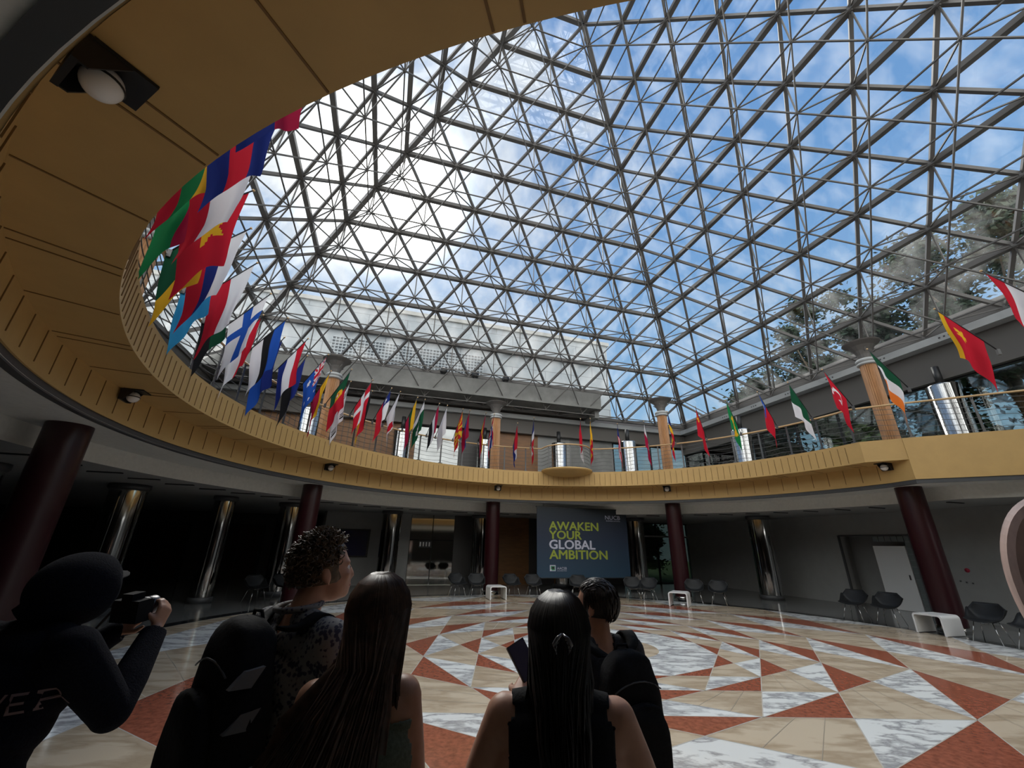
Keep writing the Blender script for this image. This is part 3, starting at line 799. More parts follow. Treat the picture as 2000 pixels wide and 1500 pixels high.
# ---------------------------------------------------------------- flags
FC = {'red': (.52, .012, .03), 'crimson': (.36, .01, .05), 'white': (.72, .72, .76), 'navy': (.012, .025, .17), 'blue': (.015, .08, .40), 'sky': (.04, .32, .62), 'yellow': (.75, .42, .02),
      'green': (.01, .20, .06), 'dkgreen': (.008, .075, .035), 'black': (.012, .012, .014), 'orange': (.80, .20, .03)}
def _cloth(c):
    def f(t, b):
        tl = N(t, 'ShaderNodeBsdfTranslucent'); tl.inputs[0].default_value = (*c, 1)
        mx = N(t, 'ShaderNodeMixShader'); mx.inputs[0].default_value = .45
        out = t.nodes['Material Output']
        t.links.new(b.outputs[0], mx.inputs[1]); t.links.new(tl.outputs[0], mx.inputs[2]); t.links.new(mx.outputs[0], out.inputs[0])
    return f
FM = {k: mat('flag_'+k, c, .75, spec=.2, build=_cloth(c)) for k, c in FC.items()}
def H_(*cs): return lambda u, v: cs[min(len(cs)-1, int(u*len(cs)))]
def V_(*cs): return lambda u, v: cs[min(len(cs)-1, int(v*len(cs)))]
def cross(bg, cr, inn=None):
    def f(u, v):
        du, dv = abs(u-.5), abs(v-.36)
        if inn and (du < .055 or dv < .04): return inn
        return cr if (du < .12 or dv < .085) else bg
    return f
def star(cu, cv, r, n=5, asp=1.45, r2=.42, ph=0.0):
    def t(u, v):
        x, y = u-cu, (v-cv)*asp; d = math.hypot(x, y)
        if d > r: return False
        a = (math.atan2(y, x)+ph) % (2*math.pi/n)-math.pi/n
        return d < r*(r2+(1-r2)*(abs(a)/(math.pi/n))**1.0)
    return t
def over(bg, *tests):
    def f(u, v):
        for tst, c in tests:
            if tst(u, v): return c
        return bg(u, v) if callable(bg) else bg
    return f
def disc(cu, cv, r, asp=1.45): return lambda u, v: math.hypot(u-cu, (v-cv)*asp) < r
def rect(u0, u1, v0, v1): return lambda u, v: u0 <= u < u1 and v0 <= v < v1
def union(u, v):
    if u < .5 and v < .5:
        x, y = u/.5, v/.5
        if abs(x-.5) < .09 or abs(y-.5) < .09: return 'red'
        if abs(x-.5) < .17 or abs(y-.5) < .17: return 'white'
        for d in (abs(x-y), abs(x+y-1)):
            if d < .07: return 'red'
        for d in (abs(x-y), abs(x+y-1)):
            if d < .20: return 'white'
        return 'navy'
    return None
_s1, _s2, _s3, _s4 = star(.72, .25, .13, 7), star(.5, .82, .06), star(.3, .72, .06), star(.8, .72, .06)
def australia(u, v):
    c = union(u, v)
    if c: return c
    return 'white' if (_s1(u, v) or _s2(u, v) or _s3(u, v) or _s4(u, v)) else 'blue'
def sunrays(u, v):
    x, y = u-.5, (v-.5)*1.45
    if math.hypot(x, y) < .17: return 'yellow'
    return 'yellow' if (math.degrees(math.atan2(y, x))+11) % 45 < 20 and math.hypot(x, y) > .21 else 'red'
def stripes(u, v):
    if u < .54 and v < .42: return 'navy'
    return 'red' if int(u*13) % 2 == 0 else 'white'
def pak(u, v):
    if v < .25: return 'white'
    if disc(.5, .62, .26)(u, v) and not disc(.42, .66, .22)(u, v): return 'white'
    return 'dkgreen'
def brazil(u, v):
    if disc(.5, .5, .16)(u, v): return 'navy'
    return 'yellow' if abs(u-.5)/.4+abs(v-.5)/.42 < 1 else 'green'
def turk(u, v):
    if disc(.5, .36, .25)(u, v) and not disc(.5, .41, .20)(u, v): return 'white'
    return 'white' if star(.5, .56, .1)(u, v) else 'red'
def portugal(u, v):
    if disc(.5, .4, .10)(u, v): return 'white' if disc(.5, .4, .06)(u, v) else 'red'
    if disc(.5, .4, .22)(u, v): return 'yellow'
    return 'dkgreen' if v < .4 else 'red'
def korea(u, v):
    if disc(.5, .5, .2)(u, v): return 'red' if u < .5 else 'blue'
    for cu, cv in ((.2, .2), (.2, .8), (.8, .2), (.8, .8)):
        if abs(u-cu) < .1 and abs(v-cv) < .09 and int((v-cv+.5)*40) % 2: return 'black'
    return 'white'
def czech(u, v):
    if v*1.4 < .5-abs(u-.5): return 'blue'
    return 'white' if u < .5 else 'red'
rays = sunrays
def hanging(a, row, L=1.12):
    """pole and cloth geometry of a flag at ring angle a"""
    Rt, zt = (7.25, 6.60) if row == 0 else (7.55, 6.38) if row == 1 else (7.35, 6.36)
    return pol(7.99, a, 5.60), pol(Rt, a, zt)
def make_flag(a, row, fn, label, L=1.12, seed=0, nu=18, nv=30, hoist=.95):
    rnd = random.Random(seed*7+3)
    L *= .92 if row != 1 else .84
    pb, ptip = hanging(a, row)
    o = empty('flag', pb, label, 'flag', 'national flags on the balcony railing')
    d = (pb-ptip).normalized()
    m = MB(); m.tube(pb + d*.06, ptip - d*.04, .012, M_BLACK, 6); m.lathe(ptip-d*.05, [(.001, -.025), (.02, -.01), (.02, .01), (.001, .025)], M_RAILW, 8); m.build('pole', o)
    m = MB(); m.box(pb + Vector((0, 0, -.04)), (.05, .05, .12), M_RAILM, rotz(R_(a))); m.build('bracket', o)
    side = Vector((-math.sin(R_(a)), math.cos(R_(a)), 0)); inw = Vector((-math.cos(R_(a)), -math.sin(R_(a)), 0))
    ph = rnd.uniform(0, 6.28); tw = rnd.uniform(-.25, .25); amp = rnd.uniform(.035, .06); fq = rnd.uniform(7, 11); cp = rnd.uniform(.2, .42); cen = rnd.uniform(.3, .55)
    vs = []
    for j in range(nv+1):
        v = j/nv
        for i in range(nu+1):
            u = i/nu
            q = ptip + d*(hoist*(u + .02))
            c = ptip + d*(hoist*cen)
            w = cp*min(1, v*1.3)
            x = q.lerp(Vector((c.x, c.y, q.z)), w)
            zz = x.z - L*v*(1-.10*math.sin(math.pi*u)) + .06*math.sin(v*3.1)*(u-.5)
            rip = amp*min(1, v*2.2)*math.sin(u*fq+ph+v*1.5) + tw*v*.5*(u-.5)
            p_ = Vector((x.x, x.y, zz)) + side*rip + inw*(.035*math.sin(v*5+ph)*v)
            vs.append(p_)
    f = MB()
    for n_ in sorted({fn((i+.5)/nu, (j+.5)/nv) for i in range(nu) for j in range(nv)}): f.mi(FM[n_])
    f.v = [tuple(v) for v in vs]
    for j in range(nv):
        for i in range(nu):
            f.f.append([j*(nu+1)+i, j*(nu+1)+i+1, (j+1)*(nu+1)+i+1, (j+1)*(nu+1)+i]); f.m.append(f.mi(FM[fn((i+.5)/nu, (j+.5)/nv)])); f.sm.append(True)
    f.build('cloth', o)
    return o
FL = [
 (-11.3, 0, over('red', (star(.4, .3, .2), 'yellow'), (lambda u, v: u < .12, 'yellow')), 'red flag with yellow along one edge, beside the large steel column at right', 1.2),
 (-22.0, 0, H_('red', 'white', 'green'), 'red, white and green striped flag at the right picture edge', 1.1),
 (4.0, 0, V_('dkgreen', 'white', 'orange'), 'green, white and orange flag hanging before the right ribbed column', 1.25),
 (14.7, 0, turk, 'red flag with a thin white crescent, right of the green and white flag', 1.1),
 (23.2, 0, V_('dkgreen', 'white'), 'dark green and white flag on the right part of the railing', 1.1),
 (31.0, 0, over('red', (lambda u, v: u < .5 and v < .45 and star(.25, .22, .12)(u, v), 'white'), (rect(0, .5, 0, .45), 'blue')), 'red flag with a blue corner, right of the plain green flag', 1.1),
 (39.5, 0, brazil, 'green flag with a yellow diamond, left of a steel column', 1.05),
 (48.0, 0, over('red', (star(.25, .2, .14), 'yellow')), 'red flag with a yellow star near the far corner', 1.05),
 (56.1, 0, V_('navy', 'yellow', 'red'), 'blue, yellow and red flag right beside the far ribbed column', 1.1),
 (63.4, 2, V_('white', 'crimson', 'crimson'), 'small white and crimson flag left of the far ribbed column', 1.0),
 (71.4, 2, stripes, 'red and white striped flag with a navy corner, by a far steel column', 1.0),
 (79.7, 0, V_('yellow', 'yellow', 'yellow', 'red'), 'narrow yellow flag with a red tip right of the round look-out', 1.1),
 (82.8, 0, H_('red', 'white'), 'red and white halved flag beside the narrow yellow one', 1.15),
 (97.9, 0, V_('navy', 'white', 'red'), 'navy, white and red flag left of the round look-out', 1.15),
 (103.1, 2, H_('red', 'white', 'navy'), 'red, white and navy striped flag right of the middle ribbed column', 1.05),
 (111.1, 0, cross('red', 'white', 'navy'), 'red flag with a white and navy cross before the middle ribbed column', 1.1),
 (113.9, 0, H_('crimson', 'yellow', 'yellow', 'crimson'), 'crimson flag with a broad yellow stripe', 1.1),
 (119.3, 0, H_('crimson', 'blue', 'crimson'), 'crimson flag with a blue stripe, right of the yellow sun flag', 1.05),
 (121.6, 0, rays, 'red flag with a yellow sun and rays', 1.1),
 (126.9, 0, over('white', (disc(.5, .75, .12), 'crimson')), 'white flag with a dark red mark in front of the bright mirror panels', 1.1),
 (129.6, 0, H_('crimson', 'white', 'black'), 'crimson, white and black flag left of the plain white one', 1.1),
 (134.5, 0, pak, 'dark green flag with a white band and crescent', 1.15),
 (137.0, 0, H_('yellow', 'dkgreen', 'crimson'), 'yellow, green and dark red striped flag', 1.15),
 (142.9, 0, over('white', (disc(.5, .78, .24), 'red')), 'white flag with a red disc near its tip', 1.15),
 (145.9, 0, over(H_('white', 'red'), (lambda u, v: u < .5 and v < .34 and star(.25, .17, .12)(u, v), 'white'), (rect(0, .5, 0, .34), 'navy')), 'red flag with a blue corner and white stripe, at the left of the railing', 1.1),
 (150.0, 1, H_('black', 'red', 'yellow'), 'black, red and yellow flag behind the red one with a white cross', 1.2),
 (152.5, 0, cross('red', 'white'), 'red flag with a white cross', 1.15),
 (157.0, 1, korea, 'white flag with black bars behind the green and red flag', 1.35),
 (159.8, 0, portugal, 'green and red flag with a yellow ringed shield', 1.2),
 (163.5, 1, H_('yellow', 'crimson'), 'small yellow and crimson flag behind the blue starred flag', 1.3),
 (168.2, 0, australia, 'blue flag with white stars and a red and white crossed corner', 1.25),
 (171.5, 1, H_('navy', 'black'), 'dark navy flag behind the red, white and blue striped one', 1.35),
 (175.8, 0, H_('red', 'white', 'navy'), 'red, white and blue striped flag at left, lowest of the big row', 1.25),
 (179.5, 1, H_('navy', 'blue'), 'navy flag behind the blue, black and white one', 1.4),
 (184.0, 0, H_('blue', 'black', 'white'), 'blue, black and white striped flag', 1.35),
 (187.5, 1, H_('red', 'white'), 'red and white flag behind the white one with a blue cross', 1.4),
 (192.0, 0, cross('white', 'blue'), 'white flag with a blue cross', 1.35),
 (196.0, 1, H_('dkgreen', 'black'), 'dark green and black flag low behind the white and red flag', 1.3),
 (200.5, 0, H_('white', 'red'), 'big white and red halved flag above the white one with a blue cross', 1.4),
 (203.5, 1, over('sky', (disc(.5, .5, .15), 'yellow')), 'light blue flag at left behind the big row', 1.35),
 (208.5, 0, H_('white', 'navy', 'red'), 'white, navy and red striped flag in the big left row', 1.45),
 (211.0, 1, V_('dkgreen', 'dkgreen', 'yellow'), 'dark green flag with a yellow end at far left', 1.35),
 (216.0, 0, over('red', (star(.5, .42, .34), 'yellow')), 'large red flag with a big yellow star', 1.4),
 (218.5, 1, H_('crimson', 'green'), 'crimson and green flag nearest the left ribbed column', 1.2),
 (223.0, 0, H_('white', 'white', 'red'), 'broad white flag with a red edge high on the left', 1.4),
 (226.0, 1, H_('yellow', 'green', 'red'), 'yellow, green and red flag tucked under the soffit at left', 1.3),
 (230.0, 0, H_('navy', 'red', 'navy'), 'navy and red flag high on the left by the soffit', 1.25),
 (236.0, 0, H_('crimson', 'navy'), 'crimson and navy flag, topmost of the left cluster', 1.1),
 (242.5, 2, H_('white', 'red', 'dkgreen'), 'white, red and dark green flag just showing past the soffit', 1.0),
 (248.5, 2, H_('red', 'red'), 'red flag barely showing past the soffit edge at the top', .95),
 (256.5, 2, V_('red', 'yellow', 'navy'), 'navy, yellow and red flag tip below the soffit near the apex', .75),
 (277.5, 2, H_('red', 'crimson'), 'red flag tip at the top right edge of the picture', .72),
]
for i, (a, row, fn, lb, L) in enumerate(FL):
    make_flag(a % 360, row, fn, lb, L, seed=i, nu=24 if a > 150 else 16, nv=36 if a > 150 else 24)

# ---------------------------------------------------------------- hanging banner with lettering
def text_mesh(txt, height, mt, width=None, bold=0.0, align='LEFT', thick=.002):
    cu = bpy.data.curves.new('lettering', 'FONT'); cu.body = txt; cu.size = 1.0; cu.offset = 0.0; cu.extrude = 0.0; cu.resolution_u = 3
    ob = bpy.data.objects.new('tmp_lettering', cu); COL.objects.link(ob)
    dg = bpy.context.evaluated_depsgraph_get(); dg.update()
    me = bpy.data.meshes.new_from_object(ob.evaluated_get(dg)); 
    bpy.data.objects.remove(ob); 
    xs = [v.co.x for v in me.vertices]; ys = [v.co.y for v in me.vertices]
    x0, x1, y0, y1 = min(xs), max(xs), min(ys), max(ys)
    sy = height/(y1-y0); sx = sy if width is None else width/(x1-x0)
    vs = [((v.co.x-x0)*sx, (v.co.y-y0)*sy) for v in me.vertices]
    fs = [list(p.vertices) for p in me.polygons]
    bpy.data.meshes.remove(me)
    return vs, fs
BA0, BA1, BZ0, BZ1, BB = 1.64, 5.75, .62, 3.26, 8.55
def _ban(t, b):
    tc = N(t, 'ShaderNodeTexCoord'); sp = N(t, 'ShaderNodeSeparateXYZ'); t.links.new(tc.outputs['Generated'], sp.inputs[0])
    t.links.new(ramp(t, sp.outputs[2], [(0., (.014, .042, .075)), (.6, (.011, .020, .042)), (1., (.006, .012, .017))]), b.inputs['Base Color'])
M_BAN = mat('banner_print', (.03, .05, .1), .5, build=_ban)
M_LIME = mat('print_lime', (.24, .29, .03), .6); M_PWH = mat('print_white', (.42, .43, .52), .6); M_PGR = mat('print_green', (.04, .22, .10), .5)
o = empty('banner', rw((BA0+BA1)/2, BB, BZ0), 'dark blue hanging banner reading AWAKEN YOUR GLOBAL AMBITION', 'banner')
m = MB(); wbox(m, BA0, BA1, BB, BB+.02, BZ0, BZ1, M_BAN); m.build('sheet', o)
m = MB(); wbox(m, BA0-.03, BA1+.03, BB-.01, BB+.04, BZ1, BZ1+.04, M_BLACK)
for a in (BA0+.3, BA1-.3): wbox(m, a-.01, a+.01, BB, BB+.02, BZ1+.04, ZC, M_BLACK)
m.build('top_rail', o)
m = MB(); wbox(m, BA0, BA1, BB-.008, BB+.03, BZ0-.02, BZ0+.01, M_BLACK); m.build('bottom_rail', o)
bw, bh = BA1-BA0, BZ1-BZ0
def ban_text(txt, fx, fy0, fy1, fx1, mt, bold=.0, name='lettering', parent=None):
    hh = (fy1-fy0)*bh
    vs, fs = text_mesh(txt, hh, mt, (fx1-fx)*bw, bold)
    m = MB()
    for dx, dy, k9 in (((0, 0, 0), (.014, 0, 1), (-.014, 0, 2), (0, .010, 3), (0, -.010, 4)) if bold else ((0, 0, 0),)):
        m.add([rw(BA0+fx*bw+x+dx, BB-.004-k9*.0004, BZ1-fy1*bh+y+dy) for x, y in vs], fs, mt)
    return m.build(name, parent or o)
ban_text('AWAKEN', .130, .205, .325, .665, M_LIME, .012)
ban_text('YOUR', .130, .338, .458, .475, M_LIME, .012)
ban_text('GLOBAL', .130, .472, .598, .620, M_PWH, .012)
ban_text('AMBITION', .130, .615, .740, .750, M_LIME, .012)
ban_text('NUCB', .752, .085, .145, .925, M_PWH)
ban_text('BUSINESS SCHOOL', .762, .158, .175, .925, M_PWH)
ban_text('AACSB', .205, .852, .886, .305, M_PWH, .0)
ban_text('ACCREDITED', .205, .897, .909, .305, M_PWH)
m = MB()
def brect(x0, x1, y0, y1, mt, off=.004): 
    m.add([rw(BA0+x*bw, BB-off, BZ1-y*bh) for x, y in ((x0, y1), (x1, y1), (x1, y0), (x0, y0))], [(0, 1, 2, 3)], mt)
brect(.130, .190, .825, .908, M_PWH, .003); brect(.140, .182, .838, .897, M_PGR, .005); brect(.152, .176, .848, .880, M_BLACK, .006); brect(.130, .148, .88, .908, M_PWH, .007)
m.build('logo', o)

# ---------------------------------------------------------------- chairs and benches
def make_chair():
    r = empty('shell_chair', (0, 0, 0))
    m = MB(); nu, nv = 16, 14; vs = []
    # shell profile: seat front (v=0) to back top (v=1), x across u; arms rise mid way
    for j in range(nv+1):
        v = j/nv
        if v < .55: y = .24-.44*(v/.55); zc = .43-.03*math.sin(v/.55*math.pi)
        else: t = (v-.55)/.45; y = -.20-.10*t; zc = .43+.34*t**.9
        if v < .07: zc -= .02
        for i in range(nu+1):
            s_ = (i/nu-.5)*2
            w = .24+.05*math.sin(min(1, v/.6)*math.pi*.5)
            if v > .7: w *= 1-.35*((v-.7)/.3)**1.5
            armh = .22*math.exp(-((v-.48)/.22)**2)*abs(s_)**4
            x = s_*w*1.12; z_ = zc+armh+.05*s_*s_*(1-v)
            yy = y + (.14*s_*s_*max(0, v-.5))
            vs.append((x, yy, z_))
    # thickness
    n_ = (nu+1)*(nv+1); vs2 = [(x, y-.004, z_-.012) for x, y, z_ in vs]
    fs = []
    for j in range(nv):
        for i in range(nu):
            a = j*(nu+1)+i; q = (a, a+1, a+nu+2, a+nu+1)
            fs.append(q); fs.append(tuple(n_+k for k in reversed(q)))
    ed = [i for i in range(nu+1)]+[j*(nu+1)+nu for j in range(1, nv+1)]+[nv*(nu+1)+i for i in range(nu-1, -1, -1)]+[j*(nu+1) for j in range(nv-1, 0, -1)]
    for k in range(len(ed)): a, b = ed[k], ed[(k+1) % len(ed)]; fs.append((b, a, n_+a, n_+b))
    m.add(vs+vs2, fs, M_CHAIR, True); m.build('shell', r)
    for sx in (-1, 1):
        for sy in (-1, 1):
            m = MB(); m.tube((sx*.15, sy*.13, .405), (sx*.24, sy*.23-.02, .0), .008, M_CHROME, 6); m.build('leg', r)
    m = MB()
    for sx in (-1, 1): m.tube((sx*.15, -.13, .40), (sx*.15, .13, .40), .007, M_CHROME, 5); m.tube((sx*.15, .13, .40), (-sx*.15, -.13, .33), .005, M_CHROME, 5)
    m.build('under_frame', r)
    return r
def make_bench():
    r = empty('bench', (0, 0, 0)); m = MB(); w, h, d, t = .42, .43, .62, .035
    def prof(W, Hh, rr):
        P = [(-W, 0)]
        for k in range(7): a = math.pi-k*math.pi/12; P.append((-W+rr+rr*math.cos(a), Hh-rr+rr*math.sin(a)))
        for k in range(7): a = math.pi/2-k*math.pi/12; P.append((W-rr+rr*math.cos(a), Hh-rr+rr*math.sin(a)))
        P.append((W, 0)); return P
    po, pi_ = prof(w/2+.09, h, .08), prof(w/2+.09-t, h-t, .05); k = len(po); vs = []
    for y in (-d/2, d/2): vs += [(x, y, z_) for x, z_ in po]+[(x, y, z_) for x, z_ in pi_]
    fs = []
    for i in range(k-1):
        fs += [(i, i+1, k+i+1, k+i), (2*k+i+1, 2*k+i, 3*k+i, 3*k+i+1), (i+1, i, 2*k+i, 2*k+i+1), (k+i, k+i+1, 3*k+i+1, 3*k+i)]
    fs += [(0, k, 3*k, 2*k), (k-1, 3*k-1, 4*k-1, 2*k-1)]
    m.add(vs, fs, M_WHITEP); m.build('frame', r)
    for sx in (-1, 1): m = MB(); m.box((sx*(w/2+.07), 0, .006), (.04, d-.04, .012), M_BAND); m.build('foot_strip', r)
    return r
bench0 = make_bench(); chair0 = make_chair()
used = [False, False]
def put(proto, k, x, y, rz, lb, cat, grp):
    o = proto if not used[k] else copy_tree(proto); used[k] = True
    o.location = (x, y, .0055); o.rotation_euler = (0, 0, rz); tag(o, lb, cat, grp); return o
def facing(x, y): return math.atan2(C0.y-y, C0.x-x)-math.pi/2
for x, y, lb in ((-.42, 16.25, 'white arched bench left of the banner, by the middle red column'), (5.75, 15.35, 'white arched bench right of the banner'), (10.25, 11.1, 'large white arched bench on the right, nearest the camera')):
    put(bench0, 0, x, y, facing(x, y), lb, 'bench', 'white benches')
for x, y, lb in ((-7.75, 14.1, 'grey shell chair at far left, left of the young man with curly hair'), (-7.2, 14.7, 'grey shell chair at far left, closest to the curly-haired man'), (-6.0, 15.4, 'grey shell chair seen between the curly-haired man and the long-haired woman'),
                 (-1.85, 16.7, 'grey shell chair left of the middle bench, outer one'), (-1.15, 16.75, 'grey shell chair left of the middle bench, inner one'), (.15, 16.95, 'grey shell chair right of the middle bench, inner one'), (.95, 16.95, 'grey shell chair right of the middle bench, outer one'), (2.6, 17.0, 'grey shell chair under the lower edge of the banner'),
                 (4.55, 16.55, 'grey shell chair left of the right-hand bench, outer one'), (5.05, 16.4, 'grey shell chair left of the right-hand bench, inner one'), (6.55, 16.0, 'grey shell chair right of the right-hand bench, inner one'), (7.2, 15.6, 'grey shell chair right of the right-hand bench, outer one'),
                 (9.75, 12.95, 'dark shell chair left of the large bench, outer one'), (10.1, 12.25, 'dark shell chair left of the large bench, inner one'), (10.45, 10.15, 'dark shell chair right of the large bench'), (10.5, 9.3, 'dark shell chair partly hidden by the curved sculpture')):
    put(chair0, 1, x, y, facing(x, y)+random.Random(int(x*100)).uniform(-.25, .25), lb, 'chair', 'grey shell chairs')
# small information plate under the middle bench column
# ---------------------------------------------------------------- curved sculpture at the right edge
M_BRZ = mat('rosy_bronze', (.40, .30, .27), .45, .15, build=noisy((.42, .31, .28), .22, 5., stretch=(3, 3, 1)))
sc = Vector((2.14, 1.62, 0))
o = empty('loop_sculpture', sc, 'pinkish brown curved loop sculpture cut by the right picture edge', 'sculpture')
view = Vector((sc.x, sc.y, 0)).normalized(); sidev = Vector((view.y, -view.x, 0))
m = MB(); L = []
n = 64
cz = 1.60
for k in range(n):
    t = 2*math.pi*k/n
    c = Vector((0, 0, cz)) + sc + sidev*(.200*math.cos(t)-.03*math.sin(t)) + Vector((0, 0, .375*math.sin(t))) + view*(.05*math.sin(t))
    nx = (sidev*math.cos(t)*.27 + Vector((0, 0, .185*math.sin(t)))).normalized()
    L.append((c, nx))
vs = []; hw, ht = .036, .022
for c, nx in L:
    ax = (view + nx*.35).normalized()
    for (p_, q_) in ((-1, -1), (1, -1), (1.15, 0), (1, 1), (-1, 1), (-1.15, 0)):
        vs.append(c + nx*ht*q_ + ax*hw*p_)
fs = []
for k in range(n):
    k2 = (k+1) % n
    for j in range(6): fs.append((k*6+j, k*6+(j+1) % 6, k2*6+(j+1) % 6, k2*6+j))
m.add(vs, fs, M_BRZ, False); m.build('loop', o)
m = MB(); m.lathe(sc, [(.16, .0), (.16, .90), (.15, .92)], M_BLACKG, 32); m.build('plinth', o)
m = MB(); m.tube(sc+Vector((0, 0, .915)), sc+Vector((0, 0, cz-.37)), .03, M_BRZ, 12, r1=.035); m.build('stem', o)

# ---------------------------------------------------------------- people
import numpy as np
def skinmat(name, c): return mat(name, c, .45, spec=.35, build=noisy(c, .08, 30.))
M_SKIN = skinmat('skin_fair', (.46, .25, .17)); M_SKIN2 = skinmat('skin_tan', (.36, .19, .12))
M_NAIL = mat('nail', (.55, .33, .27), .3)
M_EYEW = mat('eye_white', (.7, .7, .68), .2); M_EYED = mat('eye_iris', (.05, .03, .02), .15)
M_LIP = mat('lip', (.36, .12, .10), .4)
def fabric(name, c, amt=.25, sc_=120.): return mat(name, c, .9, spec=.2, build=noisy(c, amt, sc_, bump=.3))
M_TANK = fabric('black_tank', (.010, .010, .011)); M_JEAN = fabric('dark_trousers', (.02, .022, .03)); M_SHOE = mat('shoe_black', (.02, .02, .02), .5)
M_GREYT = fabric('charcoal_tee', (.035, .035, .038)); M_FLEECE = mat('navy_fleece', (.010, .011, .018), 1.0, spec=.1, build=noisy((.006, .0065, .011), .5, 160., bump=.8))
M_BAG = fabric('black_nylon', (.008, .008, .009), .3, 60.); M_BAGG = mat('grey_patch', (.15, .15, .15), .6)
def _print(t, b):
    tc = N(t, 'ShaderNodeTexCoord'); sp = N(t, 'ShaderNodeSeparateXYZ'); t.links.new(tc.outputs['Object'], sp.inputs[0])
    v = N(t, 'ShaderNodeTexVoronoi', Scale=70.0); t.links.new(tc.outputs['Object'], v.inputs['Vector'])
    w = N(t, 'ShaderNodeTexNoise', Scale=95.0, Detail=2.0); t.links.new(tc.outputs['Object'], w.inputs['Vector'])
    band = math_n(t, 'SINE', math_n(t, 'MULTIPLY', sp.outputs[2], 62.0))
    f = math_n(t, 'ADD', math_n(t, 'MULTIPLY', band, .16), math_n(t, 'ADD', v.outputs['Distance'], math_n(t, 'MULTIPLY', w.outputs[0], .9)))
    t.links.new(ramp(t, f, [(.0, (.018, .02, .035)), (.80, (.02, .022, .045)), (.86, (.13, .13, .135)), (1.0, (.17, .17, .17))]), b.inputs['Base Color'])
M_PRINT = mat('printed_shirt', (.15, .15, .16), .85, build=_print)

def seg_mesh(bm, p0, p1, r0, r1, n=12):
    """closed tapered capsule"""
    p0, p1 = Vector(p0), Vector(p1); d = p1-p0; L = d.length
    q = d.to_track_quat('Z', 'Y').to_matrix() if L > 1e-6 else Matrix.Identity(3)
    prof = []
    for k in range(1, 6): t = math.pi/2*k/6; prof.append((r0*math.sin(t), -r0*math.cos(t)))
    prof.append((r0, 0)); prof.append((r1, L))
    for k in range(1, 6): t = math.pi/2*k/6; prof.append((r1*math.cos(t), L+r1*math.sin(t)))
    rings = []
    for r, z_ in prof: rings.append([bm.verts.new(p0 + q @ Vector((r*math.cos(2*math.pi*j/n), r*math.sin(2*math.pi*j/n), z_))) for j in range(n)])
    b0 = bm.verts.new(p0 + q @ Vector((0, 0, -r0))); t0 = bm.verts.new(p0 + q @ Vector((0, 0, L+r1)))
    for i in range(len(rings)-1):
        for j in range(n): bm.faces.new((rings[i][j], rings[i][(j+1) % n], rings[i+1][(j+1) % n], rings[i+1][j]))
    for j in range(n): bm.faces.new((b0, rings[0][(j+1) % n], rings[0][j])); bm.faces.new((t0, rings[-1][j], rings[-1][(j+1) % n]))
def ell_mesh(bm, c, r, M=None, n=20):
    ret = bmesh.ops.create_uvsphere(bm, u_segments=n, v_segments=n//2+2, radius=1.0)
    for v in ret['verts']:
        p = Vector((v.co.x*r[0], v.co.y*r[1], v.co.z*r[2])); v.co = Vector(c) + (M @ p if M else p)

def hand(segs, wrist, d, palm_n, thumb_side, curl=.5, s=1.0):
    """palm, four unequal curling fingers and a thumb from the side of the palm; d = hand direction, palm_n = palm normal"""
    d = Vector(d).normalized(); pn = Vector(palm_n); pn = (pn-d*pn.dot(d)).normalized(); sd = d.cross(pn)*thumb_side
    w = Vector(wrist); out = []
    for k in range(4):
        off = sd*(.026-.0175*k)*s
        a = w + d*.012*s + off*.6; b = w + d*(.082-.004*abs(k-1))*s + off
        segs.append(('hand', a, b, .0135*s, .0115*s))
        L = (.072, .080, .074, .058)[k]*s; p = b; dd = d.copy()
        for j, fr in enumerate((.45, .31, .24)):
            ang = curl*(.65+.35*j); c, s2 = math.cos(ang), math.sin(ang)
            nd_ = (dd*c + pn*s2).normalized(); pn2 = (pn*c - dd*s2).normalized()
            q = p + nd_*L*fr; r = (.0088, .0080, .0070)[j]*s
            segs.append(('hand', p, q, r, r*.93)); p = q; dd = nd_
            pn_l = pn2; pn, pn_keep = pn2, pn
        pn = (Vector(palm_n)-d*Vector(palm_n).dot(d)).normalized()
        out.append(p)
    t0 = w + d*.022*s + sd*.024*s; t1 = t0 + (d*.55+sd*.75+pn*.25).normalized()*.040*s; t2 = t1 + (d*.8+sd*.25+pn*.45).normalized()*.030*s
    segs.append(('hand', t0, t1, .0125*s, .0105*s)); segs.append(('hand', t1, t2, .0100*s, .0085*s))
    return out

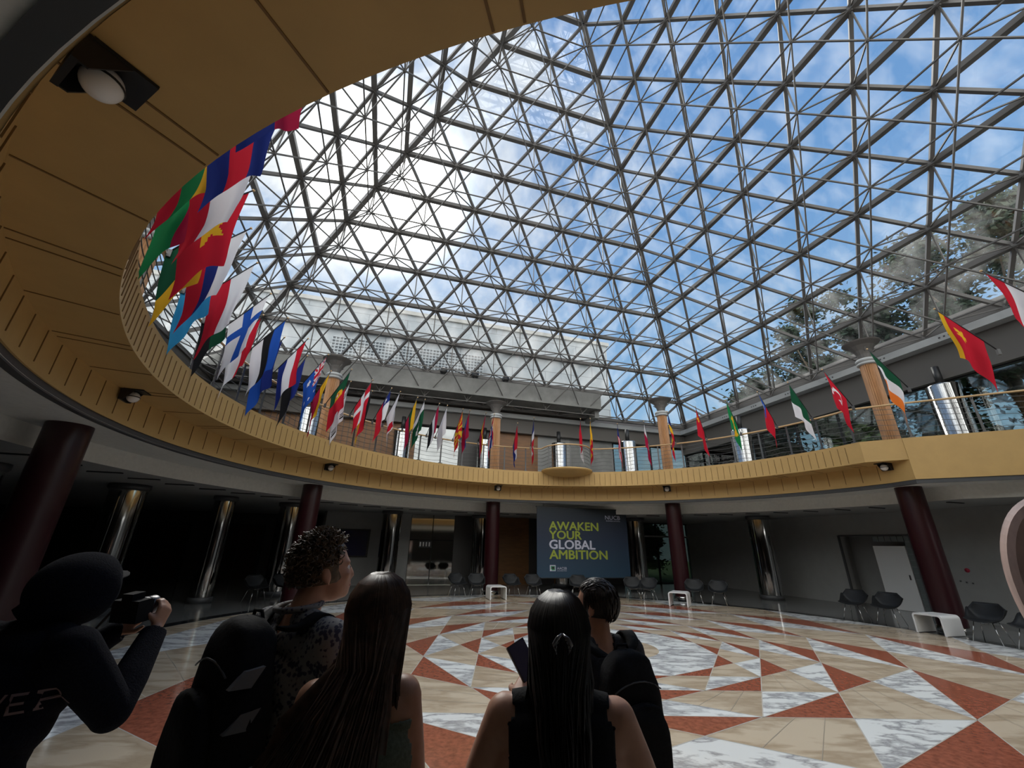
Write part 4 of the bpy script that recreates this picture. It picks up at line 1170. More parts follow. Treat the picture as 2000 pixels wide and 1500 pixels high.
def person(name, label, loc, yaw, skin, J, clothes, head_rot=(0, 0, 0), voxel=.0085, extra=None, headscale=1.0, girth=1.0):
    """J: joint dictionary in local metres (x right, y forward, z up). Returns empty + helpers."""
    root = empty('person', Vector(loc), label, 'person')
    W = Matrix.Translation(Vector(loc)) @ Matrix.Rotation(yaw, 4, 'Z')
    g = girth
    S_ = []
    def sg(lab, a, b, r0, r1): S_.append((lab, Vector(a), Vector(b), r0, r1))
    pel, wst, cst, nk, hd = (Vector(J[k]) for k in ('pelvis', 'waist', 'chest', 'neck', 'head'))
    sL, sR = Vector(J['shL']), Vector(J['shR'])
    hx = (sR-sL).normalized()
    sg('hips', pel-hx*.075, pel+hx*.075, .115*g, .115*g); sg('hips', pel-hx*.055+Vector((0, -.035, -.03)), pel+hx*.055+Vector((0, -.035, -.03)), .10*g, .10*g)
    sg('torso', wst-hx*.055, wst+hx*.055, .098*g, .098*g); sg('torso', pel.lerp(wst, .5)-hx*.06, pel.lerp(wst, .5)+hx*.06, .105*g, .105*g)
    sg('torso', wst.lerp(cst, .5)-hx*.07, wst.lerp(cst, .5)+hx*.07, .102*g, .102*g)
    sg('torso', cst-hx*.075, cst+hx*.075, .108*g, .108*g)
    up = sL.lerp(sR, .5)
    sg('torso', up-hx*.09+Vector((0, 0, -.035)), up+hx*.09+Vector((0, 0, -.035)), .075*g, .075*g)
    for s_, sh in ((-1, sL), (1, sR)):
        sg('torso', nk+Vector((0, 0, -.01)), sh-hx*s_*.03+Vector((0, 0, .012)), .040, .043)
        sg('torso', cst+hx*s_*.06, sh-hx*s_*.01+Vector((0, 0, -.02)), .08*g, .058)
    sg('neck', nk+Vector((0, 0, -.05)), nk.lerp(hd, .62), .058, .052)
    for side in 'LR':
        sh, el, wr = (Vector(J[k+side]) for k in ('sh', 'el', 'wr'))
        sg('uarm', sh, sh.lerp(el, .45), .054*g, .048*g); sg('uarm', sh.lerp(el, .45), el, .048*g, .037*g)
        sg('farm', el, el.lerp(wr, .35), .038*g, .038*g); sg('farm', el.lerp(wr, .35), wr, .038*g, .025)
        hp, kn, an = (Vector(J[k+side]) for k in ('hp', 'kn', 'an'))
        sg('thigh', hp, hp.lerp(kn, .5), .088*g, .072*g); sg('thigh', hp.lerp(kn, .5), kn, .072*g, .054*g)
        sg('shin', kn, kn.lerp(an, .4), .054*g, .055*g); sg('shin', kn.lerp(an, .4), an, .055*g, .036)
        sg('foot', an+Vector((0, -.03, -.045)), an+Vector((0, .14, -.055)), .035, .030)
        hdir = J.get('hd'+side, (wr-el).normalized()); pn = J.get('pn'+side, Vector((0, 0, -1)))
        hs = []
        hand(hs, wr, hdir, pn, J.get('ts'+side, 1), J.get('curl'+side, .45))
        S_.extend((l, Vector(a), Vector(b), r0, r1) for l, a, b, r0, r1 in hs)
    HR = (Matrix.Rotation(head_rot[2], 3, 'Z') @ Matrix.Rotation(head_rot[0], 3, 'X') @ Matrix.Rotation(head_rot[1], 3, 'Y'))
    hs = headscale
    def hp_(x, y, z_): return hd + HR @ Vector((x, y, z_))*hs
    bm = bmesh.new()
    for lab, a, b, r0, r1 in S_:
        seg_mesh(bm, a, b, max(r0, r1*.3), r1)
    n0 = len(bm.verts)
    E_ = [((0, -.008, .022), (.076, .094, .096)), ((0, .030, -.030), (.060, .062, .078)), ((0, .060, -.078), (.030, .028, .026)), ((0, .018, -.055), (.054, .055, .046)), ((0, .088, -.018), (.011, .018, .024)), ((0, .097, -.032), (.015, .012, .010)),
          ((0, .074, .018), (.052, .018, .014)), ((-.036, .066, -.020), (.020, .020, .022)), ((.036, .066, -.020), (.020, .020, .022)), ((0, .083, -.060), (.022, .012, .009))]
    for c, r in E_: ell_mesh(bm, hp_(*c), [x*hs for x in r], HR)
    for s_ in (-1, 1):
        ell_mesh(bm, hp_(s_*.077, -.006, -.008), (.010*hs, .020*hs, .031*hs), HR @ Matrix.Rotation(s_*.35, 3, 'Z'))
        ell_mesh(bm, hp_(s_*.078, .000, -.032), (.007*hs, .010*hs, .012*hs), HR)
    me = bpy.data.meshes.new('tmp'); bm.to_mesh(me); bm.free()
    ob = bpy.data.objects.new('tmp', me); COL.objects.link(ob)
    rmod = ob.modifiers.new('r', 'REMESH'); rmod.mode = 'VOXEL'; rmod.voxel_size = voxel; rmod.use_smooth_shade = True
    smod = ob.modifiers.new('s', 'SMOOTH'); smod.factor = .5; smod.iterations = 5
    dg = bpy.context.evaluated_depsgraph_get(); dg.update()
    me2 = bpy.data.meshes.new_from_object(ob.evaluated_get(dg)); bpy.data.objects.remove(ob); bpy.data.meshes.remove(me)
    me2.name = 'body'
    co = np.zeros(len(me2.vertices)*3); me2.vertices.foreach_get('co', co); co = co.reshape(-1, 3)
    nr = np.zeros(len(me2.vertices)*3); me2.vertices.foreach_get('normal', nr); nr = nr.reshape(-1, 3)
    labs = [s_[0] for s_ in S_]; D = np.full((len(S_)+1, len(co)), 9.0)
    for i, (lab, a, b, r0, r1) in enumerate(S_):
        a_, b_ = np.array(a), np.array(b); ab = b_-a_; L2 = max(1e-9, ab@ab)
        t = np.clip(((co-a_)@ab)/L2, 0, 1); D[i] = np.linalg.norm(co-(a_+t[:, None]*ab), axis=1)-(r0+(r1-r0)*t)
    hq = np.array(hd); hr = np.array(HR)
    lc = (co-hq)@hr/hs
    D[-1] = np.minimum(np.linalg.norm((lc-np.array([0, -.005, .01]))/np.array([.082, .10, .10]), axis=1)-1, np.linalg.norm((lc-np.array([0, .04, -.05]))/np.array([.066, .08, .08]), axis=1)-1)*.09
    near_ = D.argmin(axis=0); vl = np.array(labs+['head'])[near_]
    body = bpy.data.objects.new('body', me2); COL.objects.link(body); body.parent = root
    body.matrix_parent_inverse = Matrix.Identity(4); body.rotation_euler = (0, 0, yaw)
    me2.materials.clear(); me2.materials.append(skin)
    me2.polygons.foreach_set('material_index', [0]*len(me2.polygons))
    polys = [tuple(p.vertices) for p in me2.polygons]
    for (cn, cm, pred, off, *snap) in clothes:
        keep = pred(co, vl)
        vmask = keep
        fsel = [f for f in polys if all(vmask[i] for i in f)]
        if not fsel: continue
        idx = {}; vs = []; fs = []
        for f in fsel:
            q = []
            for i in f:
                if i not in idx: idx[i] = len(vs); vv_ = co[i]+nr[i]*off; vs.append((max(-snap[0], min(snap[0], vv_[0])) if snap else vv_[0], vv_[1], vv_[2]))
                q.append(idx[i])
            fs.append(q)
        ecount = {}
        for f in fs:
            for i in range(len(f)):
                e = (f[i], f[(i+1) % len(f)]); k = tuple(sorted(e)); ecount.setdefault(k, []).append(e)
        inv = {v: k for k, v in idx.items()}
        extra_v = {}
        for k, es in ecount.items():
            if len(es) == 1:
                a, b = es[0]
                for i in (a, b):
                    if i not in extra_v: extra_v[i] = len(vs); j = inv[i]; vs.append(tuple(co[j]-nr[j]*.002))
                fs.append([b, a, extra_v[a], extra_v[b]])
        cme = bpy.data.meshes.new(cn); cme.from_pydata(vs, [], fs); cme.materials.append(cm); cme.polygons.foreach_set('use_smooth', [True]*len(fs)); cme.update()
        co_ = bpy.data.objects.new(cn, cme); COL.objects.link(co_); co_.parent = root; co_.rotation_euler = (0, 0, yaw)
    Wm = Matrix.Rotation(yaw, 4, 'Z')
    def part(mb, nm, par=None):
        """mb given in the person's local frame"""
        o_ = mb.build(nm); o_.parent = par or root; o_.rotation_euler = (0, 0, yaw) if par is None else (0, 0, 0); return o_
    for s_ in (-1, 1):
        m = MB(); c = hp_(s_*.031, .0715, .000); r = .0125*hs
        m.lathe(c, [(r*math.sin(t), -r*math.cos(t)) for t in [math.pi*(.05+.9*k/8) for k in range(9)]], M_EYEW, 14)
        c2 = c + HR @ Vector((0, .0095*hs, .001)); m.lathe(c2, [(.0055*hs*math.sin(t), -.0055*hs*math.cos(t)) for t in [math.pi*(.05+.9*k/6) for k in range(7)]], M_EYED, 10)
        part(m, 'eye')
    m = MB(); lp = [hp_(x, .0895-abs(x)*abs(x)*14, -.0615+.002*math.cos(x*120)) for x in [(-.021+.042*k/8) for k in range(9)]]
    m.path(lp, [.0015, .003, .0038, .004, .0042, .004, .0038, .003, .0015], M_LIP, 6); part(m, 'mouth')
    return root, part, hp_, HR, W

def std_pose(H=1.70, sw=.185):
    k = H/1.72
    J = {'pelvis': (0, 0, .95), 'waist': (0, .0, 1.10), 'chest': (0, .005, 1.28), 'neck': (0, -.005, 1.455), 'head': (0, .02, 1.605),
         'shL': (-sw, 0, 1.405), 'shR': (sw, 0, 1.405), 'elL': (-sw-.045, -.02, 1.12), 'elR': (sw+.045, -.02, 1.12), 'wrL': (-sw-.03, .10, .90), 'wrR': (sw+.03, .10, .90),
         'hpL': (-.09, 0, .90), 'hpR': (.09, 0, .90), 'knL': (-.10, .01, .50), 'knR': (.10, .01, .50), 'anL': (-.11, -.02, .085), 'anR': (.11, -.02, .085)}
    return {a: Vector(b)*k for a, b in J.items()}
L_ = lambda vl, *n: np.isin(vl, n)
def strand_mesh(m, pts, r0, mt, n=3):
    k = len(pts); m.path(pts, [r0*(1-.75*(i/(k-1))**3) for i in range(k)], mt, n, caps=False)
def hairmat(name, c, c2):
    def f(t, b):
        tc = N(t, 'ShaderNodeTexCoord'); n = N(t, 'ShaderNodeTexNoise', Scale=40., Detail=3.); t.links.new(tc.outputs['Object'], n.inputs['Vector'])
        t.links.new(ramp(t, n.outputs[0], [(.35, c), (.7, c2)]), b.inputs['Base Color'])
    return mat(name, c, .38, spec=.5, build=f)
M_HBROWN = hairmat('long_brown_hair', (.026, .014, .009), (.075, .040, .027)); M_HBLACK = hairmat('black_hair', (.006, .005, .005), (.012, .010, .010)); M_HCURL = hairmat('curly_brown_hair', (.05, .032, .018), (.15, .095, .05)); M_HDARK = hairmat('short_dark_hair', (.010, .007, .006), (.022, .015, .012))

# --- young woman with waist-long brown hair, seen from behind
H_A = 1.675
J = std_pose(H_A, .140)
for _k in J:
    if _k != 'head': J[_k] = J[_k] + Vector((-.045, 0, 0))
J['elR'] = Vector((.145, .03, 1.11)); J['wrR'] = Vector((.10, .26, 1.16)); J['elL'] = Vector((-.24, .03, 1.13)); J['wrL'] = Vector((-.10, .26, 1.17))
cl = [('top', fabric('pale_green_top', (.10, .12, .09)), lambda co, vl: L_(vl, 'torso') & (co[:, 2] < 1.33) & (co[:, 2] > .98), .006),
      ('trousers', M_JEAN, lambda co, vl: L_(vl, 'hips', 'thigh', 'shin') & (co[:, 2] > .10) & (co[:, 2] < 1.01), .007), ('shoe', M_SHOE, lambda co, vl: (co[:, 2] < .115), .006)]
J['shL'] = J['shL'] + Vector((.035, 0, -.01)); J['elL'] = J['elL'] + Vector((.05, 0, 0))
PA = Vector((-.385, 1.40, 0))
root, part, hp_, HR, Wm = person('person', 'person with very long loose brown hair seen from behind, bare right shoulder', PA, R_(6), M_SKIN2, J, cl, head_rot=(.10, .0, -.25), voxel=.009)
rnd = random.Random(5)
hdc = J['head']
m = MB()
def hair_long(m, N_, mt, hp_, widths, seed, r0=.0035, sx0=0.0, back=.10, flare=None, zend=.80, partx=0.0, cover=1.0):
    rnd = random.Random(seed)
    for i in range(N_):
        s = rnd.uniform(-1, 1); dpt = rnd.random()
        th = s*math.pi*.62            # direction round the head measured from straight back
        dx, dy = math.sin(th), -math.cos(th)
        pts = [hp_(partx+rnd.uniform(-.012, .012), .02-.05*rnd.random(), .118)]
        for el in (70, 48, 26, 5):
            c, s2 = math.cos(R_(el)), math.sin(R_(el)); q = 1+.03*dpt
            pts.append(hp_(.087*dx*c*q, -.01+.107*dy*c*q, .02+.102*s2*q))
        a0 = pts[-1]
        zs = [hdc.z-.10, hdc.z-.20, hdc.z-.32, hdc.z-.46, hdc.z-.62, zend+rnd.uniform(0, .1)]
        for k, zz in enumerate(zs):
            w0, w1 = widths[k]
            x = (w0+w1)/2 + (w1-w0)/2*(s*.98)
            y = -(.085+.045*dpt*math.cos(th*.8)) - (.05 if k > 0 else .02)*math.cos(th*.7) + (.05 if abs(s) > .8 else 0)
            pts.append(Vector((x+rnd.uniform(-.006, .006)+.005*math.sin(k*1.7+i), y+rnd.uniform(-.008, .008), zz)))
        strand_mesh(m, pts, r0*rnd.uniform(.6, 1.25), mt, 3)
hair_long(m, 2000, M_HBROWN, hp_, [(-.088, .080), (-.165, .084), (-.250, .086), (-.31, .084), (-.36, .080), (-.38, .078)], 11, .0046)
hr = part(m, 'hair')
# scalp shell under the strands
m = MB()
def scalp(m, mt, hp_, sc_=1.0, y0=.045, zc=.02, low=-.07, seed=1, rx=.083, ry=.102, rz=.104, face=.045):
    vs = []; nu, nv = 28, 14; fs = []
    for j in range(nv+1):
        el = 90-(90+35)*j/nv
        for i in range(nu):
            t = 2*math.pi*i/nu; c, s2 = math.cos(R_(el)), math.sin(R_(el)); x, y = math.sin(t)*c*rx, -math.cos(t)*c*ry-.010
            z_ = zc+rz*s2
            if y > face and z_ < .065: y = face-.01; x *= .93; z_ = max(z_, .0)
            vs.append(hp_(x*sc_, y*sc_, z_*sc_))
    for j in range(nv):
        for i in range(nu): fs.append((j*nu+i, j*nu+(i+1) % nu, (j+1)*nu+(i+1) % nu, (j+1)*nu+i))
    m.add(vs, fs, mt, True)
scalp(m, M_HBROWN, hp_)
vs = []; ws = [(-.05, .05, 1.50), (-.115, .070, 1.44), (-.20, .075, 1.35), (-.25, .072, 1.2), (-.29, .068, 1.05), (-.30, .065, .85)]
k = 12
for (w0, w1, zz) in ws:
    for i in range(k+1):
        t = i/k; x = w0+(w1-w0)*t; vs.append(Vector((x, -.095-.022*math.sin(math.pi*t), zz)))
    for i in range(k+1):
        t = 1-i/k; x = w0+(w1-w0)*t; vs.append(Vector((x, -.080, zz)))
kk = 2*(k+1); fs = []
for r in range(len(ws)-1):
    for i in range(kk): fs.append((r*kk+i, r*kk+(i+1) % kk, (r+1)*kk+(i+1) % kk, (r+1)*kk+i))
m.add(vs, fs, M_HBROWN, True)
part(m, 'hair')

# --- woman with a half-up clip, black sleeveless top
J = std_pose(1.635, .160)
J['elR'] = Vector((.25, .02, 1.13)); J['wrR'] = Vector((.15, .22, 1.22)); J['elL'] = Vector((-.25, .02, 1.13)); J['wrL'] = Vector((-.13, .24, 1.30)); J['curlL'] = .9
def tank(co, vl):
    return (L_(vl, 'torso', 'hips') & (co[:, 2] > .95) & (np.abs(co[:, 0]) < .145) & ~((np.abs(co[:, 0]) < .062) & (co[:, 2] > 1.33)))
cl = [('tank_top', M_TANK, tank, .006, .134), ('trousers', M_JEAN, lambda co, vl: L_(vl, 'hips', 'thigh', 'shin') & (co[:, 2] > .10) & (co[:, 2] < .99), .009), ('shoe', M_SHOE, lambda co, vl: (co[:, 2] < .115), .006)]
PC = Vector((.150, 1.38, 0))
root, part, hp_, HR, Wm = person('person', 'person with sleek black half-up hair and a black sleeveless top seen from behind', PC, R_(-4), M_SKIN, J, cl, head_rot=(.10, 0, .12), voxel=.009)
hdc = J['head']
m = MB(); hair_long(m, 1100, M_HBLACK, hp_, [(-.080, .082), (-.072, .080), (-.060, .080), (-.05, .078), (-.045, .075), (-.04, .07)], 21, .0040, zend=1.0)
rnd = random.Random(3)
for i in range(26):      # loose locks at the left of the neck
    x0 = -.082+rnd.uniform(-.004, .012)
    pts = [hp_(-.083, .0, .0), Vector((x0-.004, -.03, hdc.z-.10)), Vector((x0-.010+rnd.uniform(-.008, .008), -.04, hdc.z-.16)), Vector((x0-.012+rnd.uniform(-.012, .012), -.04, hdc.z-.22)), Vector((x0-.03+rnd.uniform(-.015, .01), -.05, hdc.z-.28))]
    strand_mesh(m, pts, .0018, M_HBLACK, 3)
scalp(m, M_HBLACK, hp_)
vs = []; ws = [(-.045, .045, 1.50), (-.06, .07, 1.42), (-.05, .07, 1.33), (-.04, .065, 1.2), (-.035, .06, 1.05)]
for (w0, w1, zz) in ws:
    for i in range(k+1):
        t = i/k; x = w0+(w1-w0)*t; vs.append(Vector((x, -.095-.022*math.sin(math.pi*t), zz)))
    for i in range(k+1):
        t = 1-i/k; x = w0+(w1-w0)*t; vs.append(Vector((x, -.080, zz)))
fs = []
for r in range(len(ws)-1):
    for i in range(kk): fs.append((r*kk+i, r*kk+(i+1) % kk, (r+1)*kk+(i+1) % kk, (r+1)*kk+i))
m.add(vs, fs, M_HBLACK, True)
part(m, 'hair')
m = MB(); cc = Vector((.004, -.150, hdc.z+.01))
for s_ in (-1, 1):
    m.path([cc+Vector((s_*.002, 0, .022)), cc+Vector((s_*.014, -.012, .014)), cc+Vector((s_*.022, -.006, .0)), cc+Vector((s_*.020, .010, -.014))], [.003, .005, .005, .002], mat('clear_plastic', (.10, .10, .11), .12), 6)
    for k3 in range(4): m.tube(cc+Vector((s_*(.008+.004*k3), -.010, .012-.007*k3)), cc+Vector((s_*(.021-.002*k3), .010, .003-.009*k3)), .002, MATS['clear_plastic'], 5)
part(m, 'hair_clip')
m = MB(); m.path([Vector((.135, -.055, 1.30)), Vector((.142, -.02, 1.415)), Vector((.138, .045, 1.40)), Vector((.12, .10, 1.28))], .0, M_TANK, 4)
# leather shoulder-bag strap
bagstrap = MB(); st = [Vector((.10, -.125, 1.05)), Vector((.125, -.10, 1.25)), Vector((.132, -.055, 1.39)), Vector((.130, .0, 1.442)), Vector((.125, .06, 1.38)), Vector((.12, .11, 1.22)), Vector((.14, .11, 1.0))]
# phone held up to the left
pw = PC + rotz(R_(-4)) @ Vector((-.105, .30, 1.385))
o = empty('phone', pw, 'dark smartphone held up left of the black-haired person', 'phone')
m = MB(); Rp = rotz(R_(20)) @ Matrix.Rotation(R_(-25), 3, 'X') @ Matrix.Rotation(R_(-25), 3, 'Y'); m.box(pw, (.072, .009, .150), M_BLACK, Rp); m.build('case', o)
m = MB(); m.box(pw + Rp @ Vector((0, -.0052, 0)), (.066, .001, .142), M_SCR, Rp); m.build('screen', o)
m = MB(); m.box(pw + Rp @ Vector((-.018, .006, .055)), (.022, .003, .024), M_BAND, Rp); m.build('camera_bump', o)

# --- backpack builder
def backpack(label, origin, yaw, w=.30, h=.46, d=.17, patches=True, straps=True, shoulder=(.12, .30), top=.0):
    o = empty('backpack', origin, label, 'backpack')
    R3 = rotz(yaw)
    def P(x, y, z_): return Vector(origin) + R3 @ Vector((x, y, z_))
    def shell(x, y, z_, sw_, sd, shh, ex=3.2, mt=M_BAG, nm='main_pocket'):
        m = MB(); nu, nv = 28, 18; vs = []; sp = lambda a, e: math.copysign(abs(a)**(2/e), a)
        for j in range(nv+1):
            ph = -math.pi/2+math.pi*j/nv
            for i in range(nu):
                t = 2*math.pi*i/nu
                zz = sp(math.sin(ph), ex)*shh; taper = 1-.10*(zz/shh if zz > 0 else 0)-.04
                vs.append(P(x+sp(math.cos(ph), ex)*sp(math.cos(t), ex)*sw_*taper + .004*math.sin(9*ph+t*2), y+sp(math.cos(ph), ex)*sp(math.sin(t), ex)*sd*taper + .004*math.sin(7*ph+3*t), z_+zz))
        fs = []
        for j in range(nv):
            for i in range(nu): fs.append((j*nu+i, j*nu+(i+1) % nu, (j+1)*nu+(i+1) % nu, (j+1)*nu+i))
        m.add(vs, fs, mt, True); return m.build(nm, o)
    mp_ = shell(0, 0, 0, w/2, d/2, h/2)
    fp_ = shell(0, -d*.52, -h*.14, w*.40, d*.20, h*.30, nm='front_pocket')
    m = MB(); m.path([P(-.035, d*.18, h/2-.015), P(-.025, d*.16, h/2+.012), P(.025, d*.16, h/2+.012), P(.035, d*.18, h/2-.015)], .006, M_BAG, 6); m.build('top_handle', o)
    m = MB(); m.path([P(x, -d*.452+.03*abs(x)/w, h*.30-.35*x*x*8) for x in [(-.11+.22*k4/8) for k4 in range(9)]], .003, M_BAND, 5); m.build('zip', mp_)
    if patches:
        for (x, z_, a) in ((-.03, .125, .3), (-.02, .02, .1), (-.01, -.12, .2)):
            m = MB(); vs = [P(w*.478, x+q*.032+r*.014, z_+r*.022) for q, r in ((-1, -1), (1, -1.2), (1, 1), (-.6, .8))]; vs2 = [v + R3 @ Vector((-.02, 0, 0)) for v in vs]
            m.add(vs+vs2, [(0, 1, 2, 3), (7, 6, 5, 4), (0, 4, 5, 1), (1, 5, 6, 2), (2, 6, 7, 3), (3, 7, 4, 0)], M_BAGG); m.build('reflective_patch', fp_)
    if straps:
        for s_ in (-1, 1):
            pts = [P(s_*.06, d*.45, h*.42), P(s_*shoulder[0]*.9, d*.5+.02, shoulder[1]-.02), P(s_*shoulder[0], d*.5+.09, shoulder[1]+.012), P(s_*shoulder[0]*1.04, d*.5+.17, shoulder[1]-.06), P(s_*shoulder[0]*1.12, d*.5+.20, shoulder[1]-.20), P(s_*shoulder[0]*1.3, d*.5+.10, -.05), P(s_*w*.42, d*.4, -h*.36)]
            out = []
            for q in range(len(pts)-1):
                for r in range(5):
                    t = r/5; p0, p1, p2, p3 = pts[max(q-1, 0)], pts[q], pts[q+1], pts[min(q+2, len(pts)-1)]
                    out.append(.5*((2*p1)+(p2-p0)*t+(2*p0-5*p1+4*p2-p3)*t*t+(3*p1-p0-3*p2+p3)*t**3))
            out.append(pts[-1])
            m = MB(); n_ = len(out); vs = []
            xax = R3 @ Vector((1, 0, 0))
            for q, p_ in enumerate(out):
                tdir = (out[min(q+1, n_-1)]-out[max(q-1, 0)]).normalized(); nx = xax.cross(tdir).normalized()
                hw = .030 if q < n_*.65 else .013
                for a_, b_ in ((-1, -1), (1, -1), (1, 1), (-1, 1)): vs.append(p_+xax*hw*a_+nx*.006*b_)
            fs = []
            for q in range(n_-1):
                for r in range(4): fs.append((q*4+r, q*4+(r+1) % 4, q*4+4+(r+1) % 4, q*4+4+r))
            m.add(vs, fs, M_BAG, True); m.build('shoulder_strap', o)
    return o

# --- tall curly-haired young man, looking up to the right
J = std_pose(1.80, .20); kz = 1.84/1.72
J['elR'] = Vector((.28, .05, 1.20)); J['wrR'] = Vector((.20, .26, 1.14)); J['elL'] = Vector((-.28, .05, 1.20)); J['wrL'] = Vector((-.20, .25, 1.14))
J['head'] = Vector((.0, .065, 1.665)); 
shirt = ('shirt', M_PRINT, lambda co, vl: (L_(vl, 'torso', 'hips') & (co[:, 2] > .96) & (co[:, 2] < 1.565)) | (L_(vl, 'uarm') & (co[:, 2] > 1.29)), .010)
cl = [shirt, ('trousers', M_JEAN, lambda co, vl: L_(vl, 'hips', 'thigh', 'shin') & (co[:, 2] > .10) & (co[:, 2] < 1.03), .008), ('shoe', M_SHOE, lambda co, vl: (co[:, 2] < .12), .006)]
PB = Vector((-.755, 1.70, 0)); YB_ = R_(-36)
root, part, hp_, HR, Wm = person('person', 'tall person with curly brown hair and a patterned shirt, looking right', PB, YB_, M_SKIN, J, cl, head_rot=(.16, 0, -.36), voxel=.009, headscale=1.06)
m = MB(); rnd = random.Random(8)
for i in range(1500):
    el = rnd.uniform(-28, 90); th = rnd.uniform(-180, 180)
    if el < 42 and abs(th) > 118+el*.3: continue
    if el < 0 and abs(th) > 80: continue
    c, s2 = math.cos(R_(el)), math.sin(R_(el)); top_ = 1+.13*max(0, s2)
    nrm_ = Vector((math.sin(R_(th))*c, -math.cos(R_(th))*c, s2)); base = Vector((.079*nrm_.x, -.010+.098*nrm_.y, .018+.100*nrm_.z))
    ln = rnd.uniform(.020, .038)*(1+.5*max(0, s2)); t1 = nrm_.cross(Vector((rnd.gauss(0, 1), rnd.gauss(0, 1), rnd.gauss(0, 1)))).normalized(); t2 = nrm_.cross(t1)
    rr = rnd.uniform(.004, .009); tw = rnd.choice((-1, 1)); ph = rnd.uniform(0, 6.28); pts = []
    for q in range(8):
        a_ = ph+tw*q*1.0; off = nrm_*(ln*q/7*.75) + (t1*math.cos(a_)+t2*math.sin(a_))*rr*(.4+.6*q/7) + t1*(.012*q/7)
        v_ = base+off; pts.append(hp_(v_.x, v_.y, v_.z))
    m.path(pts, [.0026, .0030, .0030, .0028, .0026, .0024, .002, .001], M_HCURL, 4, caps=False)
scalp(m, M_HCURL, hp_, face=.05)
part(m, 'hair')
m = MB(); m.path([Vector((.075*math.cos(t)*1.0, -.01+.075*math.sin(t), 1.552+.008*math.sin(t))) for t in [2*math.pi*k5/20 for k5 in range(20)]], .011, M_PRINT, 6, closed=True); part(m, 'collar')
bo = PB + rotz(YB_) @ Vector((.01, -.185, 1.27))
backpack('large black backpack with grey patches worn by the curly-haired person', bo, YB_, .31, .54, .19, True, True, (.135, .255))
for s_ in (1,):
    m = MB(); q0 = PB + rotz(YB_) @ Vector((-.10, -.08, 1.50)); 
# --- dark-haired man looking left, with black backpack
J = std_pose(1.615, .18)
J['elL'] = Vector((-.26, .06, 1.10)); J['wrL'] = Vector((-.14, .28, 1.20)); J['elR'] = Vector((.26, .06, 1.10)); J['wrR'] = Vector((.12, .28, 1.20))
cl = [('tee_shirt', M_GREYT, lambda co, vl: (L_(vl, 'torso', 'hips') & (co[:, 2] > .90) & (co[:, 2] < 1.39)) | (L_(vl, 'uarm') & (co[:, 2] > 1.15)), .010),
      ('trousers', M_JEAN, lambda co, vl: L_(vl, 'hips', 'thigh', 'shin') & (co[:, 2] > .10) & (co[:, 2] < .97), .008), ('shoe', M_SHOE, lambda co, vl: (co[:, 2] < .115), .006)]
PD = Vector((.43, 2.20, 0)); YD = R_(22)
root, part, hp_, HR, Wm = person('person', 'person with short dark hair and charcoal T-shirt looking left', PD, YD, M_SKIN, J, cl, head_rot=(.05, 0, .62), voxel=.009)
m = MB(); rnd = random.Random(9)
for i in range(900):
    el = rnd.uniform(-32, 90); th = rnd.uniform(-180, 180)
    if el < 38 and abs(th) > 112: continue
    if el < -5 and abs(th) > 62: continue
    c, s2 = math.cos(R_(el)), math.sin(R_(el)); nrm_ = Vector((math.sin(R_(th))*c, -math.cos(R_(th))*c, s2)); b0 = Vector((.078*nrm_.x, -.010+.097*nrm_.y, .018+.099*nrm_.z))
    dn = (Vector((0, -.2, -1))-nrm_*nrm_.dot(Vector((0, -.2, -1)))); dn = dn.normalized() if dn.length > .01 else Vector((0, 1, 0))
    if s2 > .55: dn = nrm_.cross(Vector((1, rnd.uniform(-.5, .5), 0))).normalized()*rnd.choice((1, 1, -1))
    ln = .026+.008*rnd.random()
    pts = [hp_(*(b0+nrm_*(.005+.004*math.sin(q*.8)-.002*q)+dn*ln*q/3)) for q in range(4)]
    m.path(pts, [.0045, .0045, .0035, .001], M_HDARK, 3, caps=False)
scalp(m, M_HDARK, hp_, face=.05)
part(m, 'hair')
bo = PD + rotz(YD) @ Vector((0, -.195, 1.13))
backpack('plain black backpack worn by the person in the charcoal T-shirt', bo, YD, .28, .48, .17, False, True, (.13, .26))

# --- photographer in a black hooded fleece, left edge
J = std_pose(1.74, .20)
fw = .10
J['waist'] = Vector((0, .03, 1.10)); J['chest'] = Vector((0, .08, 1.27)); J['neck'] = Vector((0, .13, 1.44)); J['head'] = Vector((0, .20, 1.565))
J['shL'] = Vector((-.20, .09, 1.39)); J['shR'] = Vector((.20, .09, 1.39))
J['elR'] = Vector((.255, .26, 1.17)); J['wrR'] = Vector((.115, .475, 1.40)); J['elL'] = Vector((-.26, .27, 1.16)); J['wrL'] = Vector((-.05, .44, 1.38))
J['hdR'] = Vector((-.10, .30, .95)).normalized(); J['pnR'] = Vector((-.9, .1, .2)); J['curlR'] = .85; J['tsR'] = 1
J['hdL'] = Vector((.3, .6, .6)).normalized(); J['pnL'] = Vector((.6, -.2, .7)); J['curlL'] = .7
cl = [('hoodie', M_FLEECE, lambda co, vl: (L_(vl, 'torso', 'hips', 'uarm', 'farm', 'neck') & (co[:, 2] > .86) & (co[:, 2] < 1.50)) & ~(L_(vl, 'farm') & (np.linalg.norm(co-np.array(J['wrR']), axis=1) < .035)), .022),
      ('trousers', M_JEAN, lambda co, vl: L_(vl, 'hips', 'thigh', 'shin') & (co[:, 2] > .10) & (co[:, 2] < .95), .008), ('shoe', M_SHOE, lambda co, vl: (co[:, 2] < .115), .006)]
PE = Vector((-1.76, 1.66, 0)); YE = R_(-10)
root, part, hp_, HR, Wm = person('person', 'photographer in a black hooded fleece holding a camera at the left edge', PE, YE, M_SKIN2, J, cl, head_rot=(.06, 0, 0), voxel=.0065, girth=1.12)
m = MB(); vs = []; nu, nv = 32, 20; fs = []
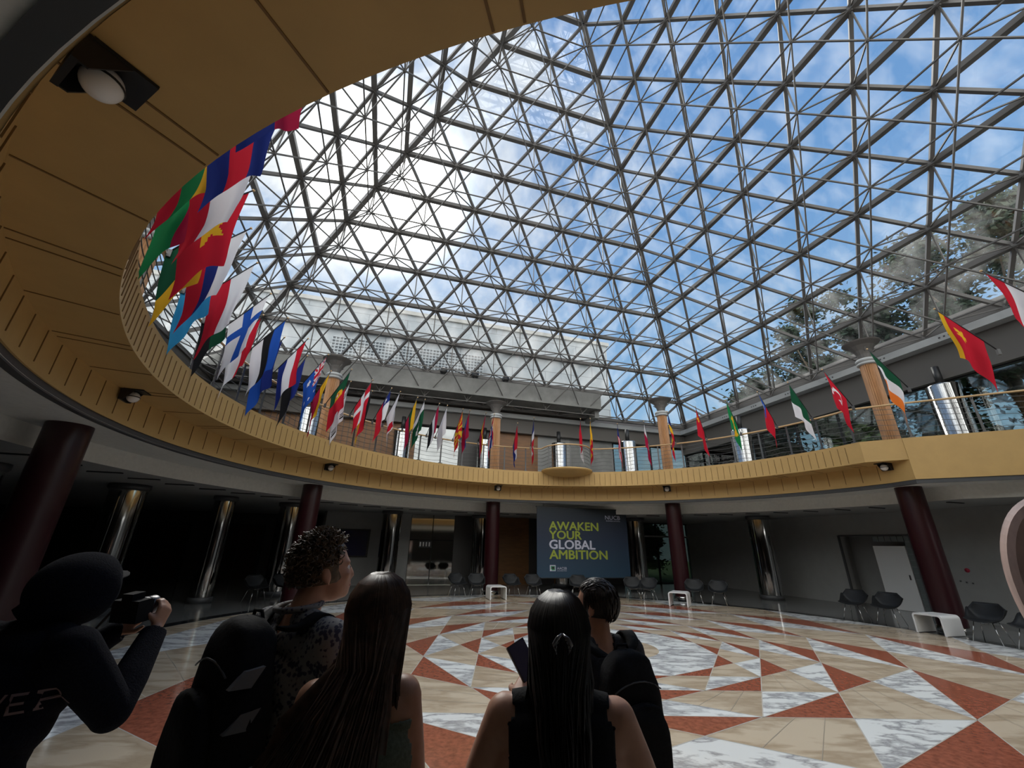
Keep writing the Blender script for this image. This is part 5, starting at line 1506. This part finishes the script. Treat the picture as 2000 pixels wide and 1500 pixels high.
for j in range(nv+1):
    el = 90-150*j/nv
    for i in range(nu):
        t = 2*math.pi*i/nu; c, s2 = math.cos(R_(el)), math.sin(R_(el)); x, y, z_ = math.sin(t)*c*.138, -math.cos(t)*c*.155-.012, .012+.138*s2
        fr = y > .060
        if fr: y = .060+(y-.060)*.25; x *= 1.0
        if fr and z_ < .075 and abs(x) < .066: y = -.02; x *= 1.1     # opening folds inwards round the face
        if el < -20: x *= 1.15; y -= .02
        vs.append(hp_(x, y, z_))
for j in range(nv):
    for i in range(nu): fs.append((j*nu+i, j*nu+(i+1) % nu, (j+1)*nu+(i+1) % nu, (j+1)*nu+i))
keepf = []
for f in fs:
    c_ = sum((vs[i] for i in f), Vector())/4; lc = HR.transposed() @ (c_-J['head'])
    if lc.y > .03 and lc.z < .072 and abs(lc.x) < .075: continue
    keepf.append(f)
m.add(vs, keepf, M_FLEECE, True); part(m, 'hood')
# cap peak pushing out of the hood
m = MB(); vs = []; 
for j in range(6):
    for i in range(11):
        a_ = R_(-70+14*i); r = .07+.075*j/5*math.cos(a_*.8)
        vs.append(hp_(math.sin(a_)*(.075+.004*j), .02+math.cos(a_)*r, .072-.012*j/5-.02*abs(math.sin(a_))))
fs = [(j*11+i, j*11+i+1, (j+1)*11+i+1, (j+1)*11+i) for j in range(5) for i in range(10)]
m.add(vs+[v-Vector((0, 0, .004)) for v in vs], fs+[tuple(66+q for q in reversed(f)) for f in fs], M_TANK, True); part(m, 'cap_peak')
# lettering across the back
vs_, fs_ = text_mesh('VANCOUVER', .060, M_BAND, .40, .02)
M_LET = mat('pink_lettering', (.16, .10, .10), .7); M_CAMB = mat('camera_black', (.006, .006, .007), .8, spec=.15)
from mathutils.bvhtree import BVHTree
hd_ob = [c for c in root.children if c.name.startswith('hoodie')][0]
bvh = BVHTree.FromPolygons([v.co.copy() for v in hd_ob.data.vertices], [tuple(p.vertices) for p in hd_ob.data.polygons])
vv = []
for x, y in vs_:
    hit = bvh.ray_cast(Vector((-.16+x, -.6, 1.235+y)), Vector((0, 1, 0)))
    q = hit[0] if hit[0] else Vector((-.16+x, .0, 1.235+y)); vv.append(q-Vector((0, .004, 0)))
m = MB(); m.add(vv, fs_, M_LET)
let = part(m, 'lettering')
# camera in hand
co_ = PE + rotz(YE) @ Vector((.035, .405, 1.475))
o = empty('camera', co_, 'black camera raised by the hooded photographer', 'camera')
Rc = rotz(YE) @ Matrix.Rotation(R_(8), 3, 'X')
def Pc(x, y, z_): return co_ + Rc @ Vector((x, y, z_))
m = MB(); m.box(Pc(0, 0, 0), (.135, .06, .088), M_CAMB, Rc); m.box(Pc(0, .0, .055), (.055, .055, .03), M_CAMB, Rc); m.box(Pc(.052, .03, 0), (.03, .02, .08), M_CAMB, Rc); m.build('camera_body', o)
m = MB(); m.lathe(Pc(0, .03, 0), [(.034, 0), (.036, .03), (.039, .035), (.039, .07), (.036, .075), (.028, .076), (.02, .065)], mat('lens_barrel', (.015, .015, .03), .3), 28, M=Rc @ Matrix.Rotation(-math.pi/2, 3, 'X')); ln_ = m.build('lens', o)
m = MB(); m.lathe(Pc(0, .05, 0), [(.0405, 0), (.0405, .012)], M_BAND, 28, M=Rc @ Matrix.Rotation(-math.pi/2, 3, 'X'), caps=False); m.build('focus_ring', ln_)
m = MB(); m.path([Pc(-.068, 0, .03), Pc(-.10, -.05, -.06), Pc(-.09, -.12, -.16), Pc(-.02, -.20, -.14), Pc(.04, -.24, -.04)], .005, M_BLACK, 5); m.build('neck_strap', o)
